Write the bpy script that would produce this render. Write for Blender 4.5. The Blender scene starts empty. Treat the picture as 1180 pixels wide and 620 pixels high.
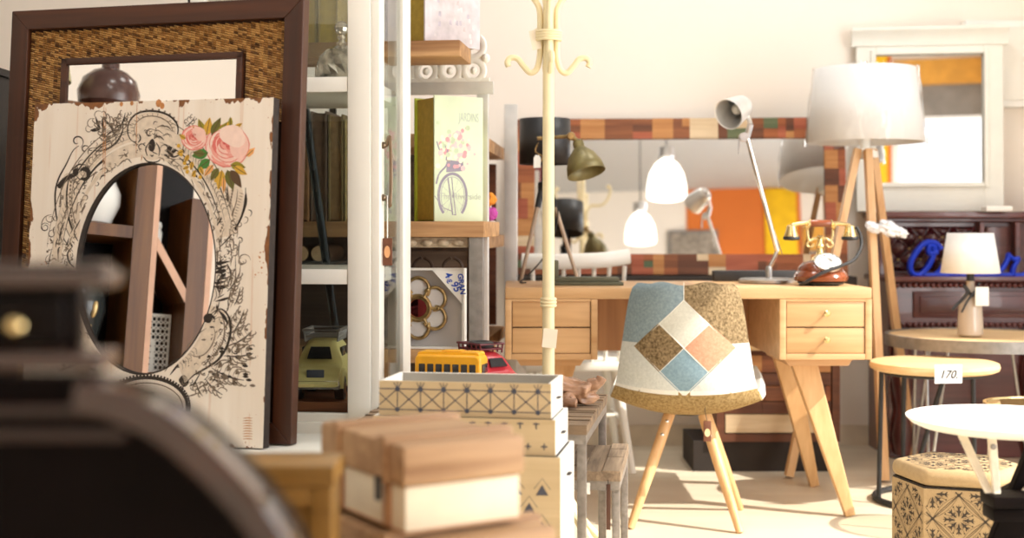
import bpy, bmesh, math, random
from mathutils import Vector as V, Matrix as M, Quaternion
random.seed(7)
SC = bpy.context.scene
COL = SC.collection
F, YH, H = 1500.0, 265.0, 0.95          # focal length in pixels of an 1180 px wide frame, horizon row, eye height
PI = math.pi

def P(px, py, D):
    return V(((px-590)/F*D, D, H-(py-YH)/F*D))
def rad(a): return a*PI/180
def RZ(a): return M.Rotation(rad(a), 4, 'Z')
def RX(a): return M.Rotation(rad(a), 4, 'X')
def RY(a): return M.Rotation(rad(a), 4, 'Y')

# ------------------------------------------------------------------ materials
def nt(name):
    m = bpy.data.materials.new(name); m.use_nodes = True
    return m, m.node_tree, m.node_tree.nodes['Principled BSDF']
def link(t, a, ao, b, bi): t.links.new(a.outputs[ao], b.inputs[bi])
def c4(c): return (c[0], c[1], c[2], 1)
def lin(r, g, b):
    f = lambda x: (x/255/12.92) if x/255 <= .04045 else ((x/255+.055)/1.055)**2.4
    return (f(r), f(g), f(b))
def mk(name, col, rough=.5, metal=0, var=.12, scale=9, bump=0, spec=.5, coat=0, emit=None, es=0):
    m, t, b = nt(name)
    b.inputs['Roughness'].default_value = rough; b.inputs['Metallic'].default_value = metal
    b.inputs['Specular IOR Level'].default_value = spec
    b.inputs['Coat Weight'].default_value = coat
    tc = t.nodes.new('ShaderNodeTexCoord'); n = t.nodes.new('ShaderNodeTexNoise')
    n.inputs['Scale'].default_value = scale; n.inputs['Detail'].default_value = 4
    link(t, tc, 'Object', n, 'Vector')
    r = t.nodes.new('ShaderNodeValToRGB'); link(t, n, 'Fac', r, 'Fac')
    r.color_ramp.elements[0].position = .3; r.color_ramp.elements[1].position = .7
    r.color_ramp.elements[0].color = c4([x*(1-var) for x in col]); r.color_ramp.elements[1].color = c4([min(1, x*(1+var)) for x in col])
    link(t, r, 'Color', b, 'Base Color')
    if bump:
        bp = t.nodes.new('ShaderNodeBump'); bp.inputs['Strength'].default_value = bump; bp.inputs['Distance'].default_value = .01
        link(t, n, 'Fac', bp, 'Height'); link(t, bp, 'Normal', b, 'Normal')
    if emit:
        b.inputs['Emission Color'].default_value = c4(emit); b.inputs['Emission Strength'].default_value = es
    return m
def wood(name, dark, light, axis='X', freq=26, rough=.45, contrast=.25, coat=0, stretch=.06, bump=.1):
    m, t, b = nt(name)
    b.inputs['Roughness'].default_value = rough; b.inputs['Coat Weight'].default_value = coat
    tc = t.nodes.new('ShaderNodeTexCoord'); mp = t.nodes.new('ShaderNodeMapping')
    s = [1, 1, 1]; s['XYZ'.index(axis)] = stretch
    mp.inputs['Scale'].default_value = s
    n = t.nodes.new('ShaderNodeTexNoise'); n.inputs['Scale'].default_value = freq; n.inputs['Detail'].default_value = 6; n.inputs['Distortion'].default_value = .8
    n2 = t.nodes.new('ShaderNodeTexNoise'); n2.inputs['Scale'].default_value = freq*5; n2.inputs['Detail'].default_value = 3
    link(t, tc, 'Object', mp, 'Vector'); link(t, mp, 'Vector', n, 'Vector'); link(t, mp, 'Vector', n2, 'Vector')
    mx = t.nodes.new('ShaderNodeMath'); mx.operation = 'MULTIPLY_ADD'; mx.inputs[1].default_value = .3
    link(t, n2, 'Fac', mx, 0); link(t, n, 'Fac', mx, 2)
    r = t.nodes.new('ShaderNodeValToRGB'); link(t, mx, 'Value', r, 'Fac')
    r.color_ramp.elements[0].position = .65-contrast; r.color_ramp.elements[1].position = .65+contrast
    r.color_ramp.elements[0].color = c4(dark); r.color_ramp.elements[1].color = c4(light)
    link(t, r, 'Color', b, 'Base Color')
    if bump:
        bp = t.nodes.new('ShaderNodeBump'); bp.inputs['Strength'].default_value = bump; bp.inputs['Distance'].default_value = .004
        link(t, mx, 'Value', bp, 'Height'); link(t, bp, 'Normal', b, 'Normal')
    return m
def tweed(name, c1, c2, scale=700, rough=.95, mixpos=.5, width=.18):
    m, t, b = nt(name); b.inputs['Roughness'].default_value = rough; b.inputs['Specular IOR Level'].default_value = .15
    tc = t.nodes.new('ShaderNodeTexCoord'); n = t.nodes.new('ShaderNodeTexNoise'); n.inputs['Scale'].default_value = scale; n.inputs['Detail'].default_value = 2
    n3 = t.nodes.new('ShaderNodeTexNoise'); n3.inputs['Scale'].default_value = scale*.18; n3.inputs['Detail'].default_value = 3
    link(t, tc, 'Object', n, 'Vector'); link(t, tc, 'Object', n3, 'Vector')
    a = t.nodes.new('ShaderNodeMath'); a.operation = 'ADD'; link(t, n, 'Fac', a, 0); link(t, n3, 'Fac', a, 1)
    h = t.nodes.new('ShaderNodeMath'); h.operation = 'MULTIPLY'; h.inputs[1].default_value = .5; link(t, a, 'Value', h, 0)
    r = t.nodes.new('ShaderNodeValToRGB'); link(t, h, 'Value', r, 'Fac')
    r.color_ramp.elements[0].position = mixpos-width; r.color_ramp.elements[1].position = mixpos+width
    r.color_ramp.elements[0].color = c4(c1); r.color_ramp.elements[1].color = c4(c2); link(t, r, 'Color', b, 'Base Color')
    bp = t.nodes.new('ShaderNodeBump'); bp.inputs['Strength'].default_value = .25; bp.inputs['Distance'].default_value = .002
    link(t, h, 'Value', bp, 'Height'); link(t, bp, 'Normal', b, 'Normal')
    return m
def glass_pane(name, tint=(.93, .95, .94), refl=1.0):
    m = bpy.data.materials.new(name); m.use_nodes = True; t = m.node_tree; t.nodes.clear()
    o = t.nodes.new('ShaderNodeOutputMaterial'); tr = t.nodes.new('ShaderNodeBsdfTransparent'); tr.inputs['Color'].default_value = c4(tint)
    g = t.nodes.new('ShaderNodeBsdfGlossy'); g.inputs['Roughness'].default_value = .02
    lw = t.nodes.new('ShaderNodeLayerWeight'); lw.inputs['Blend'].default_value = .5
    pw = t.nodes.new('ShaderNodeMath'); pw.operation = 'POWER'; pw.inputs[1].default_value = 5; link(t, lw, 'Facing', pw, 0)
    ml = t.nodes.new('ShaderNodeMath'); ml.operation = 'MULTIPLY_ADD'; ml.inputs[1].default_value = .75*refl; ml.inputs[2].default_value = .06*refl; link(t, pw, 'Value', ml, 0)
    mx = t.nodes.new('ShaderNodeMixShader'); link(t, ml, 'Value', mx, 'Fac'); link(t, tr, 'BSDF', mx, 1); link(t, g, 'BSDF', mx, 2); link(t, mx, 'Shader', o, 'Surface')
    return m
def mirror_mat(name, col=(.9, .9, .89)):
    m, t, b = nt(name); b.inputs['Base Color'].default_value = c4(col); b.inputs['Metallic'].default_value = 1; b.inputs['Roughness'].default_value = .015
    return m

# ------------------------------------------------------------------ mesh builder
class MB:
    def __init__(s): s.v = []; s.f = []; s.m = []; s.x = M.Identity(4)
    def add(s, vs, fs, m=0):
        k = len(s.v); s.v += [s.x @ V(p) for p in vs]
        for f in fs: s.f.append([i+k for i in f]); s.m.append(m)
        return s
    def box(s, a, b, m=0, R=None):
        x0, y0, z0 = [min(a[i], b[i]) for i in range(3)]; x1, y1, z1 = [max(a[i], b[i]) for i in range(3)]
        vs = [V(p) for p in ((x0,y0,z0),(x1,y0,z0),(x1,y1,z0),(x0,y1,z0),(x0,y0,z1),(x1,y0,z1),(x1,y1,z1),(x0,y1,z1))]
        if R is not None:
            c = V(((x0+x1)/2, (y0+y1)/2, (z0+z1)/2)); vs = [c+(R.to_3x3() @ (p-c)) for p in vs]
        return s.add(vs, [(0,3,2,1),(4,5,6,7),(0,1,5,4),(1,2,6,5),(2,3,7,6),(3,0,4,7)], m)
    def bbox(s, a, b, r=.004, m=0):            # box with bevelled edges
        bm = bmesh.new(); bmesh.ops.create_cube(bm, size=1)
        for v in bm.verts:
            v.co = V([(a[i]+b[i])/2 + v.co[i]*abs(b[i]-a[i]) for i in range(3)])
        bmesh.ops.bevel(bm, geom=bm.edges[:], offset=r, segments=2, affect='EDGES', profile=.6)
        bm.verts.index_update()
        s.add([v.co.copy() for v in bm.verts], [[v.index for v in f.verts] for f in bm.faces], m); bm.free(); return s
    def beam(s, p, q, w, d, up=(0,0,1), w2=None, d2=None, m=0):   # tapered square bar from p to q
        p, q = V(p), V(q); t = (q-p).normalized(); u = V(up)
        a = t.cross(u)
        if a.length < 1e-5: a = t.cross(V((0,1,0)))
        a.normalize(); b = a.cross(t).normalized()
        w2 = w if w2 is None else w2; d2 = d if d2 is None else d2
        vs = [p+a*i*w/2+b*j*d/2 for i, j in ((-1,-1),(1,-1),(1,1),(-1,1))]+[q+a*i*w2/2+b*j*d2/2 for i, j in ((-1,-1),(1,-1),(1,1),(-1,1))]
        return s.add(vs, [(3,2,1,0),(4,5,6,7),(0,1,5,4),(1,2,6,5),(2,3,7,6),(3,0,4,7)], m)
    def tube(s, pts, r, n=10, m=0, closed=False, flat=1.0, upv=None):
        pts = [V(p) for p in pts]; N = len(pts)
        rs = r if isinstance(r, (list, tuple)) else [r]*N
        T = []
        for i in range(N):
            a = pts[(i-1) % N] if closed else pts[max(0, i-1)]; b = pts[(i+1) % N] if closed else pts[min(N-1, i+1)]
            T.append((b-a).normalized() if (b-a).length > 1e-9 else V((0,0,1)))
        up = V(upv) if upv else (V((0,0,1)) if abs(T[0].z) < .9 else V((0,1,0)))
        a = T[0].cross(up).normalized(); vs = []; fs = []
        for i in range(N):
            a = (a - T[i]*a.dot(T[i]))
            a = a.normalized() if a.length > 1e-6 else T[i].orthogonal().normalized()
            b = T[i].cross(a)
            for k in range(n):
                an = 2*PI*k/n; vs.append(pts[i]+a*math.cos(an)*rs[i]+b*math.sin(an)*rs[i]*flat)
        for i in range(N if closed else N-1):
            j = (i+1) % N
            for k in range(n): fs.append((i*n+k, i*n+(k+1) % n, j*n+(k+1) % n, j*n+k))
        if not closed: fs.append(tuple(range(n-1, -1, -1))); fs.append(tuple((N-1)*n+k for k in range(n)))
        return s.add(vs, fs, m)
    def cyl(s, p, q, r, r2=None, n=24, m=0):
        return s.tube([p, q], [r, r if r2 is None else r2], n, m)
    def lathe(s, prof, c=(0,0,0), n=32, m=0, X=None, caps=True, sx=1, sy=1):
        vs = []; fs = []; c = V(c); K = len(prof)
        for r, z in prof:
            for k in range(n):
                an = 2*PI*k/n; p = V((r*math.cos(an)*sx, r*math.sin(an)*sy, z))
                vs.append(c + ((X.to_3x3() @ p) if X is not None else p))
        for i in range(K-1):
            for k in range(n): fs.append((i*n+k, i*n+(k+1) % n, (i+1)*n+(k+1) % n, (i+1)*n+k))
        if caps:
            if prof[0][0] > 1e-6: fs.append(tuple(range(n-1, -1, -1)))
            if prof[-1][0] > 1e-6: fs.append(tuple((K-1)*n+k for k in range(n)))
        return s.add(vs, fs, m)
    def prism(s, poly, o, u, w, t, m=0):       # 2D polygon in frame (o,u,w) extruded along t
        o, u, w, t = V(o), V(u), V(w), V(t); n = len(poly)
        vs = [o+u*a+w*b for a, b in poly]+[o+u*a+w*b+t for a, b in poly]
        fs = [tuple(range(n)), tuple(range(2*n-1, n-1, -1))]+[(i, i+n, (i+1) % n+n, (i+1) % n) for i in range(n)]
        return s.add(vs, fs, m)
    def ball(s, c, r, m=0, n=16, sc=(1,1,1), X=None):
        k = max(6, n//2)
        vs = []; c = V(c)
        prof = [(math.sin(PI*i/k), -math.cos(PI*i/k)) for i in range(k+1)]
        prof[0] = (1e-4, -1); prof[-1] = (1e-4, 1)
        b = MB(); b.lathe(prof, n=n, caps=True)
        for p in b.v:
            q = V((p.x*r*sc[0], p.y*r*sc[1], p.z*r*sc[2])); vs.append(c+((X.to_3x3() @ q) if X is not None else q))
        return s.add(vs, b.f, m)
    def rounded(s, x0, x1, y0, y1, rr):        # helper returning a rounded rectangle polygon
        out = []
        for cx, cy, a0 in ((x1-rr, y1-rr, 0), (x0+rr, y1-rr, 90), (x0+rr, y0+rr, 180), (x1-rr, y0+rr, 270)):
            for k in range(6): an = rad(a0+90*k/5); out.append((cx+rr*math.cos(an), cy+rr*math.sin(an)))
        return out
    def build(s, name, mats, parent=None, bevel=0, sub=0, solid=0, flat=False, ang=35, fix=True):
        me = bpy.data.meshes.new(name); me.from_pydata([tuple(p) for p in s.v], [], s.f)
        mats = mats if isinstance(mats, (list, tuple)) else [mats]
        for m in mats: me.materials.append(m)
        me.polygons.foreach_set('material_index', [min(i, len(mats)-1) for i in s.m])
        if fix:
            bm = bmesh.new(); bm.from_mesh(me); bmesh.ops.recalc_face_normals(bm, faces=bm.faces[:]); bm.to_mesh(me); bm.free()
        if not flat:
            me.polygons.foreach_set('use_smooth', [True]*len(me.polygons)); me.set_sharp_from_angle(angle=rad(ang))
        me.update()
        o = bpy.data.objects.new(name, me); COL.objects.link(o)
        if parent is not None: o.parent = parent
        if bevel:
            b = o.modifiers.new('b', 'BEVEL'); b.width = bevel; b.segments = 2; b.limit_method = 'ANGLE'; b.angle_limit = rad(40)
        if solid:
            b = o.modifiers.new('s', 'SOLIDIFY'); b.thickness = solid; b.offset = 0
        if sub:
            b = o.modifiers.new('u', 'SUBSURF'); b.levels = sub; b.render_levels = sub
        return o

def thing(name, label, cat, loc=(0,0,0), R=None, group=None):
    o = bpy.data.objects.new(name, None); COL.objects.link(o); o.empty_display_size = .05
    X = M.Translation(V(loc)) @ (R if R is not None else M.Identity(4))
    o.matrix_world = X
    o['label'] = label; o['category'] = cat
    if group: o['group'] = group
    return o
def tag(o, label, cat, group=None, kind=None):
    o['label'] = label; o['category'] = cat
    if group: o['group'] = group
    if kind: o['kind'] = kind
    return o
def struct(o, label=None, cat=None):
    o['kind'] = 'structure'
    if label: o['label'] = label
    if cat: o['category'] = cat
    return o
def copy_tree(o, parent=None):
    c = o.copy(); COL.objects.link(c)
    if parent is not None: c.parent = parent
    for ch in list(o.children): copy_tree(ch, c)
    return c
def catmull(pts, n=6, closed=False):
    pts = [V(p) if len(p) == 3 else V((p[0], p[1], 0)) for p in pts]; N = len(pts); out = []
    rng = range(N if closed else N-1)
    for i in rng:
        g = (lambda k: pts[k % N]) if closed else (lambda k: pts[max(0, min(N-1, k))])
        a, b, c, d = g(i-1), g(i), g(i+1), g(i+2)
        for k in range(n):
            t = k/n
            out.append(.5*((2*b)+(c-a)*t+(2*a-5*b+4*c-d)*t*t+(3*b-a-3*c+d)*t**3))
    if not closed: out.append(pts[-1])
    return out
def text_mesh(txt, size, mat, name, parent, X, ext=.0006, shear=0, align='CENTER', bold=0):
    cu = bpy.data.curves.new('lettering', 'FONT'); cu.body = txt; cu.size = size; cu.extrude = ext; cu.align_x = align; cu.shear = shear; cu.offset = bold
    o = bpy.data.objects.new('lettering', cu); COL.objects.link(o)
    dg = bpy.context.evaluated_depsgraph_get(); me = bpy.data.meshes.new_from_object(o.evaluated_get(dg))
    bpy.data.objects.remove(o); me.materials.clear(); me.materials.append(mat)
    r = bpy.data.objects.new(name, me); COL.objects.link(r); r.parent = parent; r.matrix_local = X
    return r

class Print:
    """ink on a flat face: ribbons and polygons a hair above the surface; frame o + u*x + w*y, lifted along n"""
    def __init__(s, o=(0,0,0), u=(1,0,0), w=(0,0,1), n=(0,-1,0), h=.0004):
        s.o, s.u, s.w, s.n, s.h = V(o), V(u), V(w), V(n), h; s.mb = MB(); s.k = 0
    def at(s, x, y, lev=0):
        return s.o+s.u*x+s.w*y+s.n*(s.h*(1+lev)+.000004*(s.k % 60))
    def line(s, pts, w0, m=0, w1=None, taper=False, lev=0, smooth=0, closed=False):
        s.k += 1
        if smooth: pts = [(p.x, p.y) for p in catmull(pts, smooth, closed)]
        if closed: pts = list(pts)+[pts[0]]
        N = len(pts); w1 = w0 if w1 is None else w1; vs = []
        for i, (x, y) in enumerate(pts):
            ax, ay = pts[max(0, i-1)]; bx, by = pts[min(N-1, i+1)]
            dx, dy = bx-ax, by-ay; L = math.hypot(dx, dy) or 1; nx, ny = -dy/L, dx/L
            t = i/(N-1); w = w0+(w1-w0)*t
            if taper: w *= max(.18, math.sin(PI*(.08+.84*t)))
            vs += [s.at(x+nx*w/2, y+ny*w/2, lev), s.at(x-nx*w/2, y-ny*w/2, lev)]
        s.mb.add(vs, [(2*i, 2*i+1, 2*i+3, 2*i+2) for i in range(N-1)], m)
    def poly(s, pts, m=0, lev=0):
        s.k += 1
        s.mb.add([s.at(x, y, lev) for x, y in pts], [tuple(range(len(pts)))], m)
    def disc(s, x, y, r, m=0, lev=0, n=12, ry=None):
        ry = r if ry is None else ry
        s.poly([(x+r*math.cos(2*PI*k/n), y+ry*math.sin(2*PI*k/n)) for k in range(n)], m, lev)
    def leaf(s, x, y, ang, L, W, m=0, lev=0, curl=0):
        pts = []; a = rad(ang); ca, sa = math.cos(a), math.sin(a); up = []; dn = []
        for k in range(9):
            t = k/8; w = W*math.sin(PI*min(1, t**.8))*(1-.15*t)/2; c = curl*L*t*t
            for lst, sg in ((up, 1), (dn, -1)):
                px, py = t*L, c+sg*w; lst.append((x+px*ca-py*sa, y+px*sa+py*ca))
        s.poly(up+dn[-2:0:-1], m, lev)
    def build(s, name, mats, parent): return s.mb.build(name, mats, parent, flat=True, fix=False)

# ------------------------------------------------------------------ palette
m_wall = mk('cream_plaster', lin(247,239,229), .9, var=.015, scale=2, spec=.2)
m_ceil = mk('grey_white_ceiling', lin(188,189,190), .9, var=.02, scale=1)
m_orange = mk('orange_paint', lin(216,118,48), .8, var=.05, scale=2)
m_white = mk('white_lacquer', lin(240,238,230), .35, var=.02)
m_offwhite = mk('chalk_white_paint', lin(236,236,228), .5, var=.03)
m_walnut = wood('dark_walnut', lin(42,20,10), lin(86,46,24), 'Z', 18, .42)
m_walnutx = wood('dark_walnut_rail', lin(42,20,10), lin(86,46,24), 'X', 18, .42)
m_oak = wood('honey_oak', lin(188,144,96), lin(218,178,132), 'X', 20, .4)
m_oakz = wood('honey_oak_leg', lin(192,146,94), lin(222,182,132), 'Z', 20, .4)
m_oakd = wood('oak_drawer_front', lin(186,142,94), lin(218,176,128), 'X', 12, .4, contrast=.18)
m_beech = wood('pale_beech', lin(204,156,104), lin(232,192,142), 'Z', 22, .4)
m_pine = wood('pale_pine_top', lin(222,184,130), lin(242,212,166), 'X', 20, .45)
m_plank = wood('rough_shelf_plank', lin(140,98,62), lin(206,164,116), 'X', 22, .6, bump=.3)
m_ply = wood('pale_plywood', lin(190,168,130), lin(212,192,156), 'X', 22, .6, contrast=.3)
m_recl = wood('weathered_slats', lin(92,76,62), lin(176,154,128), 'Y', 40, .8, bump=.6)
m_reclx = wood('weathered_slats_across', lin(82,66,50), lin(158,134,108), 'X', 40, .8, bump=.6)
m_drift = wood('polished_driftwood', lin(104,70,50), lin(192,150,118), 'X', 26, .25, bump=.5, stretch=.25)
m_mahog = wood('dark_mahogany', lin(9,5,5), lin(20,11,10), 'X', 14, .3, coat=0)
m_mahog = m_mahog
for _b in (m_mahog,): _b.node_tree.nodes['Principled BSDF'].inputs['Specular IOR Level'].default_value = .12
m_mahog2 = wood('red_mahogany', lin(26,13,11), lin(50,27,22), 'X', 14, .26, coat=.12)
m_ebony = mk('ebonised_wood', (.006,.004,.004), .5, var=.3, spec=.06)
m_steel = mk('brushed_steel', (.52,.52,.52), .3, 1, .12, 30)
m_steelraw = mk('raw_grey_steel', lin(140,136,132), .5, .6, .15, 40)
m_chrome = mk('satin_chrome', (.78,.77,.75), .18, 1, .04, 20)
m_brass = mk('polished_brass', (.80,.62,.30), .22, 1, .1, 30)
m_oldbrass = mk('antique_brass', (.42,.30,.14), .35, 1, .35, 60)
m_black = mk('black_metal', (.03,.03,.032), .5, .3, .2, 20)
m_dark = mk('dark_interior', (.03,.022,.018), .8, var=.2)
m_cream = mk('cream_bentwood', lin(232,218,178), .45, var=.06, scale=14)
m_ivory = mk('ivory_paint', lin(238,226,204), .5, var=.05, scale=14)
m_glass = glass_pane('clear_pane')
m_mirror = mirror_mat('mirror_glass')
m_paper = mk('white_paper', lin(246,246,242), .8, var=.01)
m_ink = mk('black_ink', lin(52,44,38), .8, var=.3, scale=160)
m_bluegrey = mk('slate_blue_ink', lin(74,78,92), .8, var=.15, scale=80)
# ================================================================== the room
XL, XR, YF, YB, CE = -3.2, 2.6, -1.3, 5.75, 3.2
m_floor = wood('pale_floor_boards', lin(212,198,174), lin(230,218,196), 'X', 7, .45, contrast=.35, bump=.02)
struct(MB().box((XL-.2,YF-.2,-.1),(XR+.2,YB+.2,0)).build('floor', m_floor, flat=True), 'pale beige boarded shop floor')
struct(MB().box((XL-.2,YF-.2,CE),(XR+.2,YB+.2,CE+.1)).build('ceiling', m_ceil, flat=True), 'plain greyish white ceiling')
struct(MB().box((XL-.2,YB,0),(XR+.2,YB+.15,CE)).build('wall_back', m_wall, flat=True), 'cream plastered back wall')
struct(MB().box((XL-.2,YF,0),(XL,YB,CE)).build('wall_left', m_wall, flat=True), 'cream wall')
FX0, FX1, FZ0, FZ1 = 1.72, 2.56, .3, 2.26
struct(MB().box((XL,YF-.2,0),(FX0,YF,CE)).box((FX1,YF-.2,0),(XR,YF,CE)).box((FX0,YF-.2,0),(FX1,YF,FZ0)).box((FX0,YF-.2,FZ1),(FX1,YF,CE)).build('wall_front', m_wall, flat=True), 'wall opposite the long mirror')
struct(MB().box((FX0-.02,YF+.0005,2.56),(XR-.001,YF+.06,2.80)).build('trim_3', mk('ochre_lintel', lin(222,160,66), .7), flat=True), 'ochre beam above the narrow front window')
struct(MB().box((FX0-.02,YF+.0005,2.26),(XR-.001,YF+.02,2.559)).build('trim_4', mk('grey_blind', lin(142,134,126), .8), flat=True), 'grey roller blind box over the front window')
wq = MB()
for xx in (FX0+.02,FX1-.02): wq.box((xx-.02,YF-.12,FZ0),(xx+.02,YF-.06,FZ1))
wq.box((FX0,YF-.12,1.0),(FX1,YF-.06,1.04)); struct(wq.build('window_2', m_white, flat=True), 'narrow white framed front window')
struct(MB().box((.6,YF+.0005,0),(FX0-.03,YF+.012,CE-.001)).build('trim_2', m_orange, flat=True), 'orange painted stretch of the wall opposite the long mirror')
# right wall: shop front with one wide opening
WY0, WY1, WZ0, WZ1 = -.9, 4.45, .25, 2.8
w = MB()
w.box((XR,YF-.2,0),(XR+.16,YB,WZ0)); w.box((XR,YF-.2,WZ1),(XR+.16,YB,CE)); w.box((XR,YF-.2,WZ0),(XR+.16,WY0,WZ1)); w.box((XR,WY1,WZ0),(XR+.16,YB,WZ1))
struct(w.build('wall_right', m_wall, flat=True), 'wall with the shop window')
wf = MB()
for yy in (WY0+.03, .9, 2.68, WY1-.03): wf.box((XR+.04,yy-.03,WZ0),(XR+.12,yy+.03,WZ1))
wf.box((XR+.04,WY0,WZ0),(XR+.12,WY1,WZ0+.06)); wf.box((XR+.04,WY0,WZ1-.06),(XR+.12,WY1,WZ1))
struct(wf.build('window_1', m_white, flat=True), 'white framed shop window')
struct(MB().box((XR-.05,WY0-.2,WZ1-.02),(XR-.001,YB-.02,WZ1+.2)).build('trim_1', mk('ochre_beam', lin(226,160,60), .7), flat=True), 'ochre beam above the shop window')
struct(MB().box((XL,YB-.015,0),(XR,YB-.0005,.09)).build('baseboard_back', mk('beige_skirting', lin(226,212,190), .6), flat=True), 'low beige baseboard')

# ------------------------------------------------------------------ long patchwork mirror on the back wall
patch = [wood('reclaimed_'+n, lin(*a), lin(*b), 'X', 30, .6, bump=.4) for n, a, b in (
    ('russet',(126,66,36),(176,104,62)), ('umber',(82,46,30),(122,74,48)), ('ochre',(170,110,58),(204,148,92)),
    ('sand',(204,178,140),(228,206,172)), ('moss',(74,92,64),(112,122,88)), ('brick',(146,70,46),(190,108,78)), ('teak',(104,60,38),(156,96,58)))]
def patches(mb, x0, x1, z0, z1, y, d, along='x', rnd=None):
    rnd = rnd or random
    a0, a1 = (x0, x1) if along == 'x' else (z0, z1); b0, b1 = (z0, z1) if along == 'x' else (x0, x1)
    p = a0
    while p < a1-1e-4:
        q = min(a1, p+rnd.uniform(.03,.09))
        if a1-q < .03: q = a1
        cuts = [b0, b1] if rnd.random() < .35 else ([b0, b0+(b1-b0)*rnd.uniform(.3,.7), b1] if rnd.random() < .6 else [b0, b0+(b1-b0)*.33, b0+(b1-b0)*.68, b1])
        for c, e in zip(cuts[:-1], cuts[1:]):
            dd = d+rnd.uniform(0,.004); m = rnd.choices(range(7), (5,4,4,2,1,4,4))[0]
            if along == 'x': mb.box((p,-dd,c),(q,0,e), m)
            else: mb.box((c,-dd,p),(e,0,q), m)
        p = q
mx0, mx1 = P(592,0,5.6).x, P(972,0,5.6).x
MT = 7.5
MY = 4.5
MYC = (mx0+mx1)/2
MH = .68
mir = thing('wall_mirror', 'long horizontal mirror in a patchwork frame of reclaimed wood, leaning on the back wall', 'mirror', (0,5.575+MYC*math.tan(rad(MY)),.757), RZ(-MY) @ RX(-MT))
rr = random.Random(3); FWD = .088
for nm, a in (('frame_rail',(mx0,mx1,MH-FWD,MH,'x')),('frame_rail',(mx0,mx1,0,FWD,'x')),('frame_stile',(mx0,mx0+FWD,FWD,MH-FWD,'z')),('frame_stile',(mx1-FWD,mx1,FWD,MH-FWD,'z'))):
    b = MB(); patches(b, a[0], a[1], a[2], a[3], 0, .02, a[4], rr); b.build(nm, patch, mir, flat=True)
MB().box((mx0+FWD-.003,-.008,FWD-.003),(mx1-FWD+.003,-.002,MH-FWD+.003)).build('glass', m_mirror, mir, flat=True)
MB().box((mx0+.01,-.0015,.01),(mx1-.01,.012,MH-.01)).build('backing', m_dark, mir, flat=True)
def unmirror(p):                              # where a thing stands whose image in the long mirror is at p
    p = V(p); n = (RZ(-MY) @ RX(-MT)).to_3x3() @ V((0,-1,0)); m0 = V(mir.location); return p-2*((p-m0).dot(n))*n
tag(MB().bbox((mx0-.03,5.45,.70),(mx1+.02,5.749,.755),.004).build('wall_shelf', m_dark), 'narrow black wall shelf carrying the long patchwork mirror', 'shelf')

# things the long mirror shows, standing or hanging behind the camera's side of the room
m_opal = mk('opal_glass', lin(255,250,240), .25, var=0, emit=(1,.93,.82), es=2.2)
def pendant(p, r, label):
    t = thing('pendant_lamp', label, 'lamp', (p.x,p.y,p.z), None, 'glass pendant lamps')
    MB().lathe([(r*.99,-r*.9),(r,-r*.75),(r*.98,-r*.3),(r*.86,r*.3),(r*.6,r*.8),(r*.28,r*1.08),(.03,r*1.14)], n=36, caps=False).build('lamp_shade', m_opal, t, solid=.004)
    MB().lathe([(.04,r*1.1),(.05,r*1.2),(.05,r*1.7),(.02,r*1.8),(.012,r*1.8)], n=20).build('lamp_socket', m_steel, t)
    MB().cyl((0,0,r*1.75),(0,0,CE-p.z-.02),.004,n=8).build('cord', m_black, t)
    MB().cyl((0,0,CE-p.z-.03),(0,0,CE-p.z-.001),.05,n=20).build('ceiling_rose', m_steel, t)
pendant(unmirror(P(768,208,8.3)), .125, 'upper glowing opal glass pendant lamp reflected in the middle of the long mirror')
pendant(unmirror(P(738,264,8.9)), .105, 'lower glowing opal glass pendant lamp reflected left in the long mirror')
pw = unmirror(P(798,278,12.4))
t = thing('framed_picture', 'grey picture hanging on the orange wall', 'picture', (pw.x,YF+.013,min(pw.z,2.7)))
MB().box((-.24,0,-.16),(.24,.02,.16)).build('frame', m_steelraw, t, flat=True)
MB().box((-.21,.0205,-.13),(.21,.024,.13)).build('canvas', mk('grey_print', lin(150,140,128), .8, var=.4, scale=25), t, flat=True)
pw = unmirror(P(901,225,12.2))
tag(MB().bbox((pw.x-.15,YF+.013,1.5),(pw.x+.15,YF+.04,CE-.02),.004).build('banner', mk('bright_yellow', lin(250,196,20), .7)), 'bright yellow banner on the orange wall seen in the long mirror', 'banner')

# ------------------------------------------------------------------ white framed mirror above the bench
wm = thing('dressing_mirror', 'tall white wooden mirror with a cornice, standing on the tufted bench', 'mirror', (P(1076,0,5.56).x+.01,5.66,1.0295), RZ(-8) @ RX(-1.0))
hw = 83/1500*5.56
b = MB(); zo0, zo1 = .125, .682; xo = 61/1500*5.56
b.box((-hw,-.03,0),(-xo,.0,.72)); b.box((xo,-.03,0),(hw,.0,.72)); b.box((-xo,-.03,0),(xo,.0,zo0)); b.box((-xo,-.03,zo1),(xo,.0,.72))
b.build('frame', m_offwhite, wm, bevel=.003, flat=True)
b = MB(); prof = [(0,0),(-.035,0),(-.037,.02),(-.045,.045),(-.06,.066),(-.06,.08),(0,.08)]
b.prism([(y,z) for y, z in prof], (-hw-.02,0,.72), (0,1,0),(0,0,1),(2*hw+.04,0,0)); b.build('cornice', m_offwhite, wm)
b = MB()
b.box((-xo-.02,-.042,zo0-.02),(-xo,-.03,zo1+.02)); b.box((xo,-.042,zo0-.02),(xo+.02,-.03,zo1+.02)); b.box((-xo,-.042,zo0-.02),(xo,-.03,zo0)); b.box((-xo,-.042,zo1),(xo,-.03,zo1+.02))
b.build('inner_moulding', m_offwhite, wm, bevel=.004, flat=True)
MB().box((-xo,-.012,zo0),(xo,-.006,zo1)).build('glass', m_mirror, wm, flat=True)
p = P(1160,75,5.74)
t = thing('wall_box', 'white fuse box on the cream wall, right of the dressing mirror', 'box', (p.x,5.749,p.z))
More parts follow.
